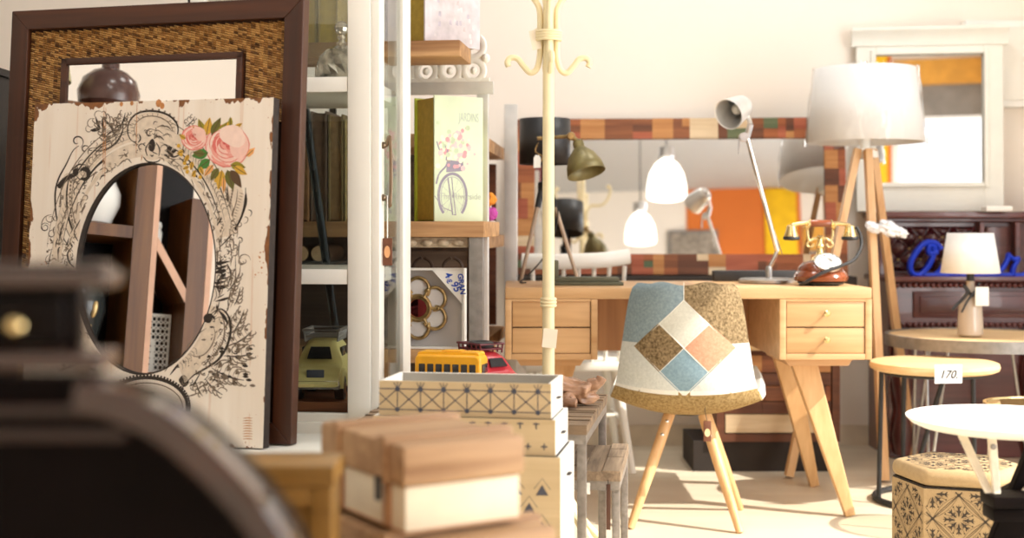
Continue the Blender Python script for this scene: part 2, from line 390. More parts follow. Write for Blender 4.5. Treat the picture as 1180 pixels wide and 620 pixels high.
MB().bbox((-.2,-.06,-.19),(.2,0,.19),.006).build('cover', m_paper, t); MB().bbox((-.17,-.066,-.16),(.17,-.0601,.16),.004).build('door', m_white, t)
MB().ball((.1,-.07,.12),.008).build('screw', m_steel, t)
p = P(1150,244,5.46)
tag(MB().bbox((p.x-.055,5.44,1.0285),(p.x+.055,5.51,1.05),.004).build('paper_pad', m_paper), 'small white pad lying on the bench top before the mirror', 'pad')

# ------------------------------------------------------------------ carved dark bench with tufted back
m_bench = wood('carved_bench_wood', lin(62,26,24), lin(112,58,54), 'X', 14, .3, coat=.4)
bx0, bx1 = P(1024,0,5.42).x, 2.56
bn = thing('carved_bench', 'dark red mahogany hall bench with buttoned leather back panels and beaded edges', 'bench', (0,5.42,0))
b = MB(); b.box((bx0,.0,0),(bx1,.31,.735)); b.build('body', m_bench, bn, bevel=.006, flat=True)
b = MB(); b.bbox((bx0-.02,-.03,.735),(bx1,.31,.757),.006); b.build('seat_ledge', m_bench, bn)
b = MB(); b.box((bx0,.14,.757),(bx0+.03,.31,1.0)); b.box((bx0,.13,.985),(bx1,.31,1.0)); b.box((P(1128,0,5.56).x,.13,.757),(P(1134,0,5.56).x,.31,.985)); b.box((P(1168,0,5.56).x,.12,.757),(P(1174,0,5.56).x,.31,.985)); b.box((bx0,.17,.757),(bx1,.31,.985))
b.build('back_frame', m_bench, bn, bevel=.004, flat=True)
b = MB(); b.bbox((bx0-.02,.09,1.0),(bx1,.325,1.028),.008); b.build('top_board', m_bench, bn)
m_leath = mk('oxblood_leather', lin(66,26,28), .2, var=.25, scale=30, coat=.3)
def tufted(x0, x1, z0, z1, y, nx, nz, name):
    g = MB(); NX, NZ = nx*14, nz*14; vs = []; fs = []
    for j in range(NZ+1):
        for i in range(NX+1):
            u = i/NX*nx; v = j/NZ*nz
            a = u+v; c = u-v                       # diamond cells
            d = abs(math.sin(PI*a/1.0)*math.sin(PI*c/1.0))**.45
            edge = min(1, 6*min(i/NX, 1-i/NX, j/NZ, 1-j/NZ))
            vs.append((x0+(x1-x0)*i/NX, y-.034*d*edge**.5, z0+(z1-z0)*j/NZ))
    for j in range(NZ):
        for i in range(NX): k = j*(NX+1)+i; fs.append((k,k+1,k+NX+2,k+NX+1))
    g.add(vs, fs); o = g.build(name, m_leath, bn, fix=False, ang=80)
    k = MB()
    for i in range(0, nx*2+1):
        for j in range(0, nz*2+1):
            if (i+j) % 2 == 0 and 0 < i < nx*2 and 0 < j < nz*2: k.ball((x0+(x1-x0)*i/(nx*2), y-.004, z0+(z1-z0)*j/(nz*2)), .007, n=8)
    k.build('upholstery_buttons', m_oldbrass, bn)
tufted(bx0+.04, P(1126,0,5.56).x, .775, .965, .165, 4, 2, 'tufted_panel')
b = MB(); b.bbox((P(1138,0,5.56).x,.155,.78),(P(1164,0,5.56).x,.172,.965),.008); b.build('side_panel', m_bench, bn)
for zz in (.720, .555):
    b = MB(); n = 40
    for i in range(n): b.ball((bx0+.01+(bx1-bx0-.02)*i/n, -.010, zz), .0115, n=10)
    b.build('bead_moulding', m_bench, bn)
b = MB(); b.bbox((bx0+.1,-.012,.585),(bx0+.92,.001,.695),.006); b.build('front_panel', m_bench, bn)
b = MB(); b.bbox((bx0+.125,-.018,.605),(bx0+.895,-.0125,.675),.004); b.build('panel_field', m_bench, bn)
b = MB()
for xx in (bx0+.05, bx1-.4): b.lathe([(.03,.02),(.045,.1),(.025,.2),(.05,.35),(.03,.5),(.04,.54)], (xx,-.03,0), 20)
b.build('turned_column', m_bench, bn)

# ------------------------------------------------------------------ blue script lettering standing on the bench
m_blue = mk('cobalt_blue_paint', lin(20,60,205), .45, var=.05)
t = thing('letter_sign', 'cobalt blue wooden script name sign standing on the bench ledge', 'sign', (0,5.44,.757))
def script(pts, w=9.5, n=7):                    # pixel strokes at the sign's distance -> tubes of flat section
    q = catmull([P(x,y,5.44)-V((0,5.44,.757)) for x, y in pts], n)
    b.tube([(p.x, 0, p.z) for p in q], w*5.44/1500*.62, 8, flat=.55, upv=(0,0,1))
b = MB()
script([(1068,282),(1060,290),(1050,310),(1048,318)][:0] or [(1084,287),(1077,280),(1066,280),(1056,290),(1049,303),(1050,314),(1058,317),(1067,310),(1074,297),(1076,285),(1070,284),(1071,292),(1080,290)])
script([(1074,318),(1082,312),(1090,300),(1092,296),(1096,306),(1096,315),(1088,319)], 7)
script([(1092,318),(1102,314),(1112,303),(1104,303),(1101,312),(1108,318),(1118,312)], 7)
script([(1118,312),(1128,302),(1136,303),(1124,303),(1121,313),(1128,318),(1136,308),(1137,300),(1138,313),(1144,318),(1150,312)], 7)
script([(1148,316),(1156,308),(1162,296),(1161,293),(1168,299),(1173,298),(1168,308),(1167,316),(1173,319),(1182,315)], 8)
b.build('letters', m_blue, t)
b = MB(); x0 = P(1052,0,5.44).x; x1 = P(1184,0,5.44).x; b.bbox((x0,-.014,0),(x1,.014,.014),.003); b.build('base_bar', m_blue, t)

# ------------------------------------------------------------------ reclaimed chest behind the desk
cx0, cx1 = P(826,0,5.1).x, P(968,0,5.1).x; ct = .478
ch = thing('reclaimed_chest', 'low patchwork chest of reclaimed wood standing in shade behind the desk', 'chest', (0,5.1,0))
b = MB(); b.box((cx0,0,.12),(cx0+.03,.36,ct)); b.box((cx1-.03,0,.12),(cx1,.36,ct)); b.box((cx0+.03,.0,.12),(cx1-.03,.36,.15)); b.box((cx0+.03,.025,.15),(cx1-.03,.36,ct)); b.build('body', patch[1], ch, flat=True)
MB().box((P(800,0,5.1).x,.02,0),(cx1-.01,.34,.12)).build('plinth', m_dark, ch, flat=True)
b = MB(); b.bbox((cx0-.01,-.01,ct),(cx1+.01,.37,ct+.022),.004); b.build('top', m_pine, ch)
rr = random.Random(11); z = .155
for hh, wts in ((.075,(3,)),(.05,(1,)),(.062,(6,1,0)),(.05,(1,)),(.07,(2,6))):
    b = MB(); x = cx0+.035
    while x < cx1-.04:
        q = min(cx1-.035, x+rr.uniform(.08,.2)); b.box((x,rr.uniform(0,.006),z),(q,.03,z+hh-.004), rr.choice(wts)); x = q
    b.build('drawer_front', patch, ch, flat=True); z += hh
for xx in (cx0+.12, cx0+.33): MB().bbox((xx,-.012,.385),(xx+.02,-.0001,.425),.003).build('latch', m_steel, ch)

# ------------------------------------------------------------------ white spindle chair behind the desk
wc = thing('spindle_chair', 'white painted spindle-back chair tucked behind the left end of the desk', 'chair', (P(660,0,5.25).x,5.25,0), RZ(4))
b = MB(); b.bbox((-.21,-.2,.40),(.21,.2,.435),.014); b.build('seat', m_white, wc)
b = MB(); q = catmull([(-.22,-.19,.83),(-.1,-.225,.828),(.08,-.225,.833),(.2,-.19,.848)], 8)
for off in (0,): b.tube([(p.x,p.y,p.z) for p in q], .03, 12, flat=.35, upv=(0,1,0))
b.build('top_rail', m_white, wc)
for k in range(7):
    x = -.18+.06*k; b = MB(); b.tube([(x*.9,-.165,.43),(x,-.2,.81)], .0085, 8); b.build('spindle', m_white, wc)
for sx in (-1,1):
    for sy in (-1,1):
        b = MB(); b.tube([(sx*.15,sy*.14,.41),(sx*.21,sy*.2,.002)], [.02,.014], 10); b.build('leg', m_white, wc)
b = MB(); b.tube([(-.18,-.165,.2),(-.18,.165,.2)], .009, 8); b.tube([(.18,-.165,.2),(.18,.165,.2)], .009, 8); b.tube([(-.18,0,.2),(.18,0,.2)], .009, 8); b.build('stretcher', m_white, wc)

# ------------------------------------------------------------------ tripod floor lamp
fl = thing('floor_lamp', 'tall tripod floor lamp with pale wooden legs and plastic-wrapped white drum shade', 'lamp', (P(1000,0,5.1).x,5.14,0))
O = fl.location
m_shade, t_, b_ = nt('white_shade_fabric'); b_.inputs['Base Color'].default_value = (.95,.95,.94,1); b_.inputs['Roughness'].default_value = .9
tr_ = t_.nodes.new('ShaderNodeBsdfTranslucent'); tr_.inputs['Color'].default_value = (.95,.95,.94,1); ms_ = t_.nodes.new('ShaderNodeMixShader'); ms_.inputs['Fac'].default_value = .15
link(t_, b_, 'BSDF', ms_, 1); link(t_, tr_, 'BSDF', ms_, 2); t_.links.new(ms_.outputs[0], t_.nodes['Material Output'].inputs['Surface'])
s = 5.14/1500
b = MB(); b.lathe([(.225,1.295),(.192,1.585)], n=56, caps=False); b.build('lamp_shade', m_shade, fl, solid=.004)
b = MB(); rr = random.Random(4); n = 90; vs = []; fs = []
for j in range(9):
    for k in range(n):
        an = 2*PI*k/n; z = 1.283+.31*j/8; r = (.231-.033*j/8)+.004*math.sin(k*2.3+j*1.7)+rr.uniform(0,.006); vs.append((r*math.cos(an), r*math.sin(an), z))
for j in range(8):
    for k in range(n): fs.append((j*n+k, j*n+(k+1) % n, (j+1)*n+(k+1) % n, (j+1)*n+k))
b.add(vs, fs); b.build('plastic_wrap', glass_pane('thin_film', (.985,.985,.99), .7), fl, ang=180)
b = MB(); b.lathe([(.02,1.23),(.05,1.235),(.05,1.26),(.02,1.27),(.02,1.36),(.03,1.365),(.03,1.43),(.01,1.44)], n=20); b.build('lamp_socket', m_white, fl)
b = MB()
for k in range(3): an = rad(120*k+20); b.tube([(0,0,1.57),(.188*math.cos(an),.188*math.sin(an),1.575)], .003, 6)
b.tube([(0,0,1.43),(0,0,1.6)], .005, 8); b.ball((0,0,1.605), .012, n=10); b.build('shade_carrier', m_chrome, fl)
def wleg(top, foot, m=m_beech): b = MB(); b.beam(V(top), V(foot), .026, .04, up=(0,1,0), w2=.03, d2=.04); return b.build('leg', m, fl)
for tp, D0, D1 in (((988,172),5.1,4.98),((1000,172),5.06,4.9),((1006,172),5.2,5.42)):
    ft = {988:(909,549),1000:(1019,560),1006:(1052,526)}[tp[0]]
    top = P(tp[0], 172, D0)-O; g = P(ft[0], ft[1], D1); g.z = .008; wleg(top, g-O)
b = MB(); rr = random.Random(2)
for q in ((-.02,.96,.024),(.04,.955,.034),(.085,.94,.022)):
    c_ = MB(); c_.ball((q[0],-.19,q[1]), q[2], n=22, sc=(1.25,.6,.7), X=RY(24))
    for v in c_.v: v += (v-V((q[0],-.19,q[1])))*rr.uniform(-.28,.3)
    b.add(c_.v, c_.f)
b.build('plastic_bag_knot', mk('crumpled_white_film', lin(238,240,244), .25, var=.06, scale=60, bump=.8), fl)

# ------------------------------------------------------------------ round side table with glass lamp
rt = thing('round_table', 'round side table with pale top, grey metal rim and hairpin legs, before the dark bench', 'table', (P(1130,0,4.95).x,4.95,0))
b = MB(); b.lathe([(.338,.534),(.338,.549),(.002,.549)], n=64); b.build('table_top', m_pine, rt)
b = MB(); b.lathe([(.34,.51),(.352,.51),(.352,.553),(.338,.553),(.338,.535),(.34,.51)], n=64, caps=False); b.build('rim', m_steelraw, rt)
for k in range(4):
    an = rad(35+90*k); c, s_ = math.cos(an), math.sin(an); b = MB()
    for d in (-.05,.05):
        b.tube([(.26*c-d*s_,.26*s_+d*c,.53),(.31*c,.31*s_,.01)], .006, 8)
    b.build('leg', m_steel, rt)
tl = thing('table_lamp', 'small glass bottle lamp with white drum shade and price tag on the round table', 'lamp', (P(1116,0,4.9).x,4.88,.5535))
b = MB(); b.lathe([(.04,.0),(.046,.006),(.047,.04),(.042,.11),(.03,.145),(.016,.165),(.014,.2),(.018,.205)], n=28); b.build('bottle', mk('smoky_glass', lin(196,182,166), .08, var=.1, coat=.6), tl)
b = MB(); b.cyl((0,0,.2),(0,0,.26),.014,n=16); b.build('lamp_socket', m_black, tl)
b = MB(); b.lathe([(.106,.235),(.082,.385)], n=40, caps=False); b.build('lamp_shade', m_shade, tl, solid=.003)
b = MB(); b.bbox((.0,-.054,.115),(.05,-.05,.185),.001); b.build('price_tag', m_paper, tl)
b = MB(); b.tube(catmull([(-.005,-.03,.15),(-.04,-.05,.19),(-.03,-.05,.16),(-.07,-.05,.115),(-.085,-.05,.1)],6), .006, 8); b.tube(catmull([(0,-.03,.15),(.02,-.04,.2),(.0,-.045,.17),(-.03,-.05,.13),(-.05,-.05,.09)],6), .004, 8); b.build('ribbon_bow', m_black, tl)
# glass side table far right
gt = thing('glass_table', 'small round glass-topped table with gilt rim at the right edge', 'table', (P(1202,0,4.0).x,4.0,0))
b = MB(); b.lathe([(.002,.408),(.165,.408),(.165,.414),(.002,.414)], n=48, caps=False); b.build('glass_top', glass_pane('green_glass', (.8,.88,.84), 2), gt)
b = MB(); b.lathe([(.165,.398),(.175,.398),(.175,.417),(.165,.417),(.165,.398)], n=48, caps=False); b.build('rim', m_brass, gt)
for a in (50,170,290): b = MB(); b.tube([(.15*math.cos(rad(a)),.15*math.sin(rad(a)),.4),(.17*math.cos(rad(a)),.17*math.sin(rad(a)),.006)], .007, 8); b.build('leg', m_steel, gt)

# ------------------------------------------------------------------ round wooden stool with black ring base
st = thing('round_stool', 'round stool with thick pale wooden seat on black metal ring base', 'stool', (1.475,4.55,0))
b = MB(); b.lathe([(.002,.458),(.2,.458),(.215,.465),(.219,.475),(.216,.487),(.207,.491),(.002,.491)], n=64, caps=False); b.build('seat', m_pine, st)
b = MB(); b.tube([(.2*math.cos(2*PI*k/48),.2*math.sin(2*PI*k/48),.011) for k in range(48)], .011, 8, closed=True); b.build('base_ring', m_black, st)
for a0, a1 in ((186,186),(28,28),(105,105),(285,225)):
    b = MB(); b.tube([(.19*math.cos(rad(a0)),.19*math.sin(rad(a0)),.46),(.2*math.cos(rad(a1)),.2*math.sin(rad(a1)),.012)] if a0 != 285 else [(.1,.16,.46),(-.02,.199,.012)], .0085, 8); b.build('leg', m_black, st)
b = MB(); b.tube([(.17*math.cos(2*PI*k/48),.17*math.sin(2*PI*k/48),.452) for k in range(48)], .007, 8, closed=True); b.build('top_ring', m_black, st)
pt = thing('price_card', 'white handwritten price card stuck on the front edge of the round stool seat', 'card', P(1093,431,4.322), RZ(8))
MB().box((-.048,0,-.031),(.048,.0012,.031)).build('card', m_paper, pt, flat=True)
text_mesh('170.', .038, m_ink, 'handwriting', pt, M.Translation((0,-.0008,-.014)) @ RX(90), .0003, .3, bold=.0007)
# ================================================================== writing desk
dk = thing('writing_desk', 'honey oak writing desk with two drawer pedestals on splayed legs', 'desk', (.582,4.29,0))
DW, DD, DT = .605, .58, .76
b = MB(); b.bbox((-DW,0,.722),(DW,DD,DT),.006); b.build('desktop', m_oak, dk)
m_gap = mk('drawer_gap', lin(70,44,24), .8)
for sg in (-1,1):
    a0, a1 = (-DW,-DW+.305) if sg < 0 else (DW-.305,DW)
    b = MB(); b.bbox((a0,.0,.522),(a0+.022,DD,.722),.003); b.bbox((a1-.022,.0,.522),(a1,DD,.722),.003); b.bbox((a0+.022,.0,.522),(a1-.022,DD,.542),.003); b.box((a0+.022,DD-.02,.542),(a1-.022,DD,.722)); b.box((a0+.022,.0,.714),(a1-.022,.02,.7221)); b.box((a0+.021,.06,.541),(a1-.021,.07,.722))
    b.build('pedestal', m_oak, dk)
    MB().box((a0+.0225,.018,.543),(a1-.0225,.059,.713)).build('drawer_gap', m_gap, dk, flat=True)
    for z0 in (.5435,.6305):
        b = MB(); b.bbox((a0+.0245,.004,z0),(a1-.0245,.02,z0+.083),.002); d = b.build('drawer', m_oakd, dk)
        k = MB(); xc = (a0+a1)/2; k.tube([(xc,.004,z0+.045),(xc,-.012,z0+.045)], .004, 8)
        k.lathe([(.0045,0),(.01,.004),(.0105,.009),(.007,.013),(.001,.0135)], (xc,-.010,z0+.045), 16, X=RX(90)); k.build('knob', m_oldbrass if sg < 0 else m_brass, d)
    b = MB(); m0 = (a0+a1)/2
    b.prism([(-.12,.522),(.12,.522),(.10,.492),(-.10,.492)], (m0,.1,0),(1,0,0),(0,0,1),(0,.38,0)); b.build('leg_rail', m_oak, dk)
    xt, xf = (.215,.155), (.155,.055)
    for yy, yf in ((.13,.02),(.44,.53)):
        b = MB(); tp = V((m0-sg*.045, yy, .5)); ft = V((m0+sg*.085, yf, .003)); b.beam(tp, ft, .085, .042, up=(0,1,0), w2=.034, d2=.03)
        b.build('leg', m_oakz, dk, bevel=.004, flat=True)
b = MB(); b.box((-DW+.305,DD-.018,.50),(DW-.305,DD,.722)); b.build('back_panel', wood('back_veneer', lin(150,104,66), lin(186,138,92), 'Z', 16), dk, flat=True)

# ------------------------------------------------------------------ patchwork shell chair
cx = thing('shell_chair', 'padded patchwork shell chair in blue, brown tweed and peach, wooden legs, before the desk', 'chair', (.575,4.275,0), RZ(-10))
line_ = catmull([(-.232,.0,.776),(-.236,0,.735),(-.232,0,.66),(-.226,0,.57),(-.212,0,.48),(-.175,0,.405),(-.10,0,.372),(.0,0,.37),(.11,0,.388),(.195,0,.412),(.228,0,.405)], 6)
NL = len(line_); NS = 48
def half(t):
    ks = [(0,.118),(.018,.142),(.05,.156),(.12,.168),(.25,.186),(.38,.205),(.48,.222),(.56,.235),(.68,.246),(.8,.246),(.92,.232),(.97,.215),(1,.18)]
    for (a, x), (c, y) in zip(ks[:-1], ks[1:]):
        if t <= c: u = (t-a)/(c-a); return x+(y-x)*u
    return ks[-1][1]
bm = bmesh.new(); grid = []; lay = bm.verts.layers.float.new('t'); lys = bm.verts.layers.float.new('s')
for i, p in enumerate(line_):
    t = i/(NL-1); w_ = half(t); row = []
    k = max(0, min(1, (t-.42)/.2))             # 0 on the back, 1 on the seat
    for j in range(NS+1):
        s_ = -1+2*j/NS; x = s_*w_; e = abs(s_)**2.2
        y = p.x + (1-k)*e*.085 + k*0; z = p.z + k*e*.062 - (1-k)*0
        if t < .02: z -= abs(s_)**4*.02
        v = bm.verts.new((x, y, z)); v[lay] = t; v[lys] = abs(s_); row.append(v)
    grid.append(row)
for i in range(NL-1):
    for j in range(NS): bm.faces.new((grid[i][j],grid[i][j+1],grid[i+1][j+1],grid[i+1][j]))
CZ, HD = .583, .150
def cut(co, no):
    bmesh.ops.bisect_plane(bm, geom=bm.verts[:]+bm.edges[:]+bm.faces[:], plane_co=co, plane_no=no, dist=1e-5)
for d in (-HD, 0, HD):
    cut((d,0,CZ),(1,0,1)); cut((d,0,CZ),(1,0,-1))
cut((0,0,CZ),(1,0,0)); cut((0,0,CZ+.012),(0,0,1))
fab = [tweed('blue_grey_linen', lin(118,138,148), lin(160,178,186)), tweed('brown_tweed', lin(82,66,44), lin(168,146,112), width=.12),
       tweed('pale_grey_linen', lin(196,202,200), lin(226,230,228)), tweed('stone_linen', lin(196,196,186), lin(220,220,210)), tweed('peach_linen', lin(182,134,106), lin(212,168,142)),
       tweed('dusty_blue_linen', lin(116,144,160), lin(150,176,190)), tweed('straw_tweed', lin(124,100,62), lin(178,154,110), width=.12), tweed('white_piping', lin(226,226,220), lin(240,240,236)), tweed('seat_lining', lin(214,216,212), lin(236,238,234))]
me = bpy.data.meshes.new('seat_shell')
for f in bm.faces:
    c = f.calc_center_median(); t = sum(v[lay] for v in f.verts)/len(f.verts)
    a, d = (c.x+(c.z-CZ))/HD, (c.x-(c.z-CZ))/HD
    sv = sum(v[lys] for v in f.verts)/len(f.verts)
    if t > .58 and sv > .9: m = 2
    elif t > .445: m = 6
    elif t > .43: m = 7
    elif abs(a) < 1 and abs(d) < 1: m = 3 if (a > 0 and d < 0) else 4 if (a > 0 and d > 0) else 1 if (a < 0 and d < 0) else 5
    elif c.z > CZ+.012: m = 0 if c.x < 0 else 1
    else: m = 2
    f.material_index = m; f.smooth = True
bmesh.ops.recalc_face_normals(bm, faces=bm.faces[:]); bm.to_mesh(me); bm.free()
for m in fab: me.materials.append(m)
sh = bpy.data.objects.new('seat_shell', me); COL.objects.link(sh); sh.parent = cx
md = sh.modifiers.new('s','SOLIDIFY'); md.thickness = .03; md.offset = 0; md.use_rim = True; md.material_offset = 8; md.material_offset_rim = 0
md = sh.modifiers.new('b','BEVEL'); md.width = .011; md.segments = 3; md.limit_method = 'ANGLE'; md.angle_limit = rad(55)
# seams
pr = MB()
def seam(x0, z0, x1, z1):
    pts = []
    for k in range(13):
        x = x0+(x1-x0)*k/12; z = z0+(z1-z0)*k/12
        t = min(range(NL), key=lambda i: abs(line_[i].z-z)+(10 if i/(NL-1) > .45 else 0)); w_ = half(t/(NL-1))
        i2 = t+1 if line_[t].z > z else max(0, t-1); za, zb = line_[t].z, line_[i2].z
        u = 0 if abs(za-zb) < 1e-6 else (z-za)/(zb-za); pc = line_[t].x+(line_[i2].x-line_[t].x)*max(0,min(1,u))
        e = abs(max(-1,min(1,x/w_)))**2.2; pts.append((x, pc+e*.085-.0153, z))
    pr.tube(pts, .0012, 6)
for d in (-HD, 0, HD):
    seam((d-HD)/2, CZ+(d+HD)/2, (d+HD)/2, CZ+(d-HD)/2); seam((d-HD)/2, CZ-(d+HD)/2, (d+HD)/2, CZ-(d-HD)/2)
seam(0,CZ+HD,0,.786); seam(-.178,CZ+.012,-HD+.002,CZ+.012); seam(HD-.002,CZ+.012,.178,CZ+.012)
pr.build('seam_stitching', fab[7], cx)
b = MB(); b.lathe([(.02,.345),(.05,.347),(.05,.356),(.03,.358)], (0,-.0,0), 28); b.build('underframe', m_black, cx)
for sx in (-1,1):
    for sy in (-1,1):
        b = MB(); tp = V((sx*.055,sy*.055,.352)); ft = V((sx*.172,sy*.172,.002)); b.tube([tp, tp+(ft-tp)*.5, ft], [.0185,.0175,.0125], 16)
        lg = b.build('leg', m_beech, cx); b = MB(); n_ = V((sx,sy,.55)).normalized(); ax = (ft-tp).normalized()
        side = V((0,-1,0)) if True else None
        for u in (.07,.19):
            c = tp+(ft-tp)*u; q = V((0,-1,0)); q = (q-ax*q.dot(ax)).normalized(); b.lathe([(.0055,0),(.0055,.002),(.003,.004),(.0005,.0045)], c+q*.017, 10, X=q.to_track_quat('Z','Y').to_matrix().to_4x4())
        b.build('bolt', m_chrome, lg)
hg = thing('hang_tag', 'small brown wooden slice tag hanging on the front leg of the patchwork chair', 'tag', P(815,497,4.07))
b = MB(); b.bbox((-.012,-.003,-.032),(.012,.003,.032),.002); b.build('card', patch[1], hg)
b = MB(); b.lathe([(.009,0),(.009,.0015)], (0,-.003,-.004), 16, X=RX(90), sy=1.4); b.build('wood_slice', m_pine, hg)
b = MB(); b.tube([(0,0,.03),(-.006,.012,.065),(.002,.022,.095)], .001, 5); b.build('string', m_ink, hg)

# ------------------------------------------------------------------ desk lamp with swing arm
m_alu = mk('pale_aluminium', (.78,.78,.77), .35, .55, .04, 30)
la = thing('desk_lamp', 'brushed silver swing-arm desk lamp on round base at the right of the desk', 'lamp', (P(886,0,4.66).x,4.66,.7605))
L0 = V(la.location)
b = MB(); b.lathe([(.105,0),(.108,.003),(.108,.012),(.1,.017),(.012,.019),(.012,.05),(.009,.06)], n=48); b.build('base', m_steel, la)
b = MB(); e1 = P(897,318,4.66)-L0; e1 = V((.018,0,.055)); e2 = P(861,158,4.62)-L0
b.tube([(0,0,.05),(.02,0,.09),e1+V((.012,0,.06))], .007, 10); b.tube([e1+V((.012,0,.06)), e2], .0085, 12); b.tube([e1+V((.03,.004,.05)), e2+V((.02,0,-.12))], .002, 6); b.build('arm', m_chrome, la)
b = MB(); b.tube([e2+V((-.012,-.012,0)), e2+V((-.012,.02,0))], .016, 14); b.tube([e2, e2+V((.012,0,.045))], .011, 10); b.tube([e2+V((-.03,0,-.06)), e2+V((-.028,0,-.005))], .003, 6); b.build('joint', m_steel, la)
hd = P(846,128,4.60)-L0; ax = V((-.62,-.62,-.36)).normalized(); X = ax.to_track_quat('Z','Y').to_matrix().to_4x4()
b = MB(); b.lathe([(.008,-.072),(.03,-.07),(.04,-.055),(.047,-.02),(.055,.035),(.0555,.038),(.053,.036),(.045,-.02),(.036,-.05)], hd, 36, X=X, caps=False); b.build('lamp_head', m_alu, la, solid=.0015)
b = MB(); b.ball(hd-ax*.02, .02, n=14); b.build('bulb', m_paper, la)
b = MB(); b.tube([e2+V((.012,0,.045)), hd-ax*.068], .009, 10); b.ball(hd-ax*.072, .014, n=12); b.build('head_bracket', m_chrome, la)
# flat black document case behind it
c0 = P(870,0,4.82)
tag(MB().bbox((c0.x-.155,4.795,.7605),(c0.x+.16,4.855,.80),.006).build('document_case', m_black), 'long flat black case lying on the desk behind the silver lamp', 'case')

# ------------------------------------------------------------------ old telephone
ph = thing('rotary_telephone', 'antique brass and wood rotary telephone on the right end of the desk', 'telephone', (P(946,0,4.46).x,4.46,.7605))
m_cherry = wood('cherry_base', lin(84,38,18), lin(150,76,40), 'X', 16, .2, coat=.5)
b = MB(); b.lathe([(.072,.012),(.088,.016),(.092,.03),(.086,.042),(.078,.05),(.076,.062),(.062,.078),(.03,.086),(.002,.087)], n=48); b.build('base', m_cherry, ph)
b = MB(); b.lathe([(.075,.004),(.08,.012),(.07,.013)], n=40)
for a in (45,135,225,315): b.cyl((.06*math.cos(rad(a)),.06*math.sin(rad(a)),0),(.06*math.cos(rad(a)),.06*math.sin(rad(a)),.006),.009,n=12)
b.build('foot_ring', m_black, ph)
X = RX(38); dc = V((.012,-.05,.078))
b = MB(); b.lathe([(.042,0),(.042,.006),(.036,.009),(.002,.009)], dc, 40, X=X); dl = b.build('dial', m_paper, ph)
b = MB(); b.lathe([(.047,-.002),(.047,.006),(.043,.007),(.042,0)], dc, 40, X=X, caps=False)
for k in range(10):
    a = rad(30*k); q = dc+(X.to_3x3() @ V((.03*math.cos(a),.03*math.sin(a),.0095))); b.tube([q+(X.to_3x3() @ V((.0068*math.cos(rad(t)),.0068*math.sin(rad(t)),0))) for t in range(0,360,40)], .0014, 5, closed=True)
b.lathe([(.014,.0095),(.014,.012),(.002,.013)], dc, 20, X=X); b.build('finger_wheel', m_steel, dl)
b = MB(); b.lathe([(.03,.085),(.024,.095),(.014,.105),(.010,.125),(.014,.135),(.009,.145),(.009,.16),(.013,.165),(.008,.172)], (0,.012,0), 24)
for sg in (-1,1):
    b.tube(catmull([(0,.012,.158),(sg*.02,.012,.160),(sg*.034,.012,.152),(sg*.042,.012,.165),(sg*.044,.012,.19),(sg*.046,.004,.199)],6), .0048, 8)
    b.tube(catmull([(sg*.034,.012,.155),(sg*.045,.012,.138),(sg*.03,.012,.13),(sg*.022,.012,.142)],6), .0035, 8)
    b.tube(catmull([(sg*.046,.004,.196),(sg*.046,-.012,.2),(sg*.046,-.016,.212)],4), .004, 8); b.tube(catmull([(sg*.046,.02,.196),(sg*.046,.03,.2),(sg*.046,.033,.212)],4), .004, 8)
    b.ball((sg*.046,.008,.199), .008, n=10)
b.build('cradle', m_brass, ph)
b = MB(); b.tube([(-.036,.008,.212),(-.03,.008,.212),(.03,.008,.212),(.036,.008,.212)], [.011,.0125,.0125,.011], 18); b.build('handset_grip', m_cherry, ph)
for sg in (-1,1):
    b = MB(); b.tube([(sg*.036,.008,.212),(sg*.04,.008,.212)], .0135, 16); b.tube(catmull([(sg*.04,.008,.212),(sg*.075,.008,.21),(sg*.1,.006,.205)],5), [.007]*10+[.0065], 12)
    b.lathe([(.010,.207),(.016,.203),(.02,.185),(.026,.168),(.026,.165)], (sg*.1,.004,0), 24); b.build('handset_cup', m_brass, ph)
    b = MB(); b.lathe([(.027,.167),(.029,.16),(.026,.155),(.002,.153)], (sg*.1,.004,0), 24); b.build('earpiece', m_black, ph)
b = MB(); b.tube(catmull([(.122,.004,.2),(.136,.0,.17),(.132,-.02,.13),(.1,-.055,.09),(.05,-.085,.07),(-.02,-.1,.045),(-.075,-.085,.012),(-.085,-.06,.006)],8), .0058, 10); b.build('cord', m_black, ph)

# ------------------------------------------------------------------ black tripod lamp on the left end of the desk
bl = thing('tripod_lamp', 'tabletop tripod lamp with black drum shade on the left end of the desk', 'lamp', (P(628,0,4.68).x,4.68,.7605))
b = MB(); b.lathe([(.091,.425),(.09,.588)], n=44, caps=False); b.build('lamp_shade', mk('black_card_shade', (.02,.02,.022), .45), bl, solid=.003)
b = MB(); b.lathe([(.022,.33),(.026,.335),(.026,.36),(.012,.365),(.012,.5)], n=20); b.tube([(-.09,0,.5),(.09,0,.5)], .002, 6); b.tube([(0,-.09,.5),(0,.09,.5)], .002, 6); b.build('lamp_socket', m_black, bl)
m_tri = wood('grey_oak', lin(150,128,108), lin(196,172,148), 'Z', 30, .5)
for ft in ((-.088,-.06,.003),(.118,-.05,.003),(.01,.105,.003)):
    b = MB(); b.tube([(ft[0]*.12,ft[1]*.12,.345),(ft[0],ft[1],ft[2])], [.0085,.0065], 10); lg = b.build('leg', m_tri, bl)
    b = MB(); b.tube([(ft[0]*.1,ft[1]*.1,.355),(ft[0]*.3,ft[1]*.3,.27)], .011, 10); b.build('leg_bracket', m_black, lg)
b = MB(); b.tube(catmull([(.02,-.015,.34),(.045,-.04,.26),(.03,-.05,.17),(.0,-.06,.1),(-.06,-.06,.03),(-.09,-.09,.006),(-.07,-.14,.006)],6), .0028, 6); b.build('power_cord', m_black, bl)
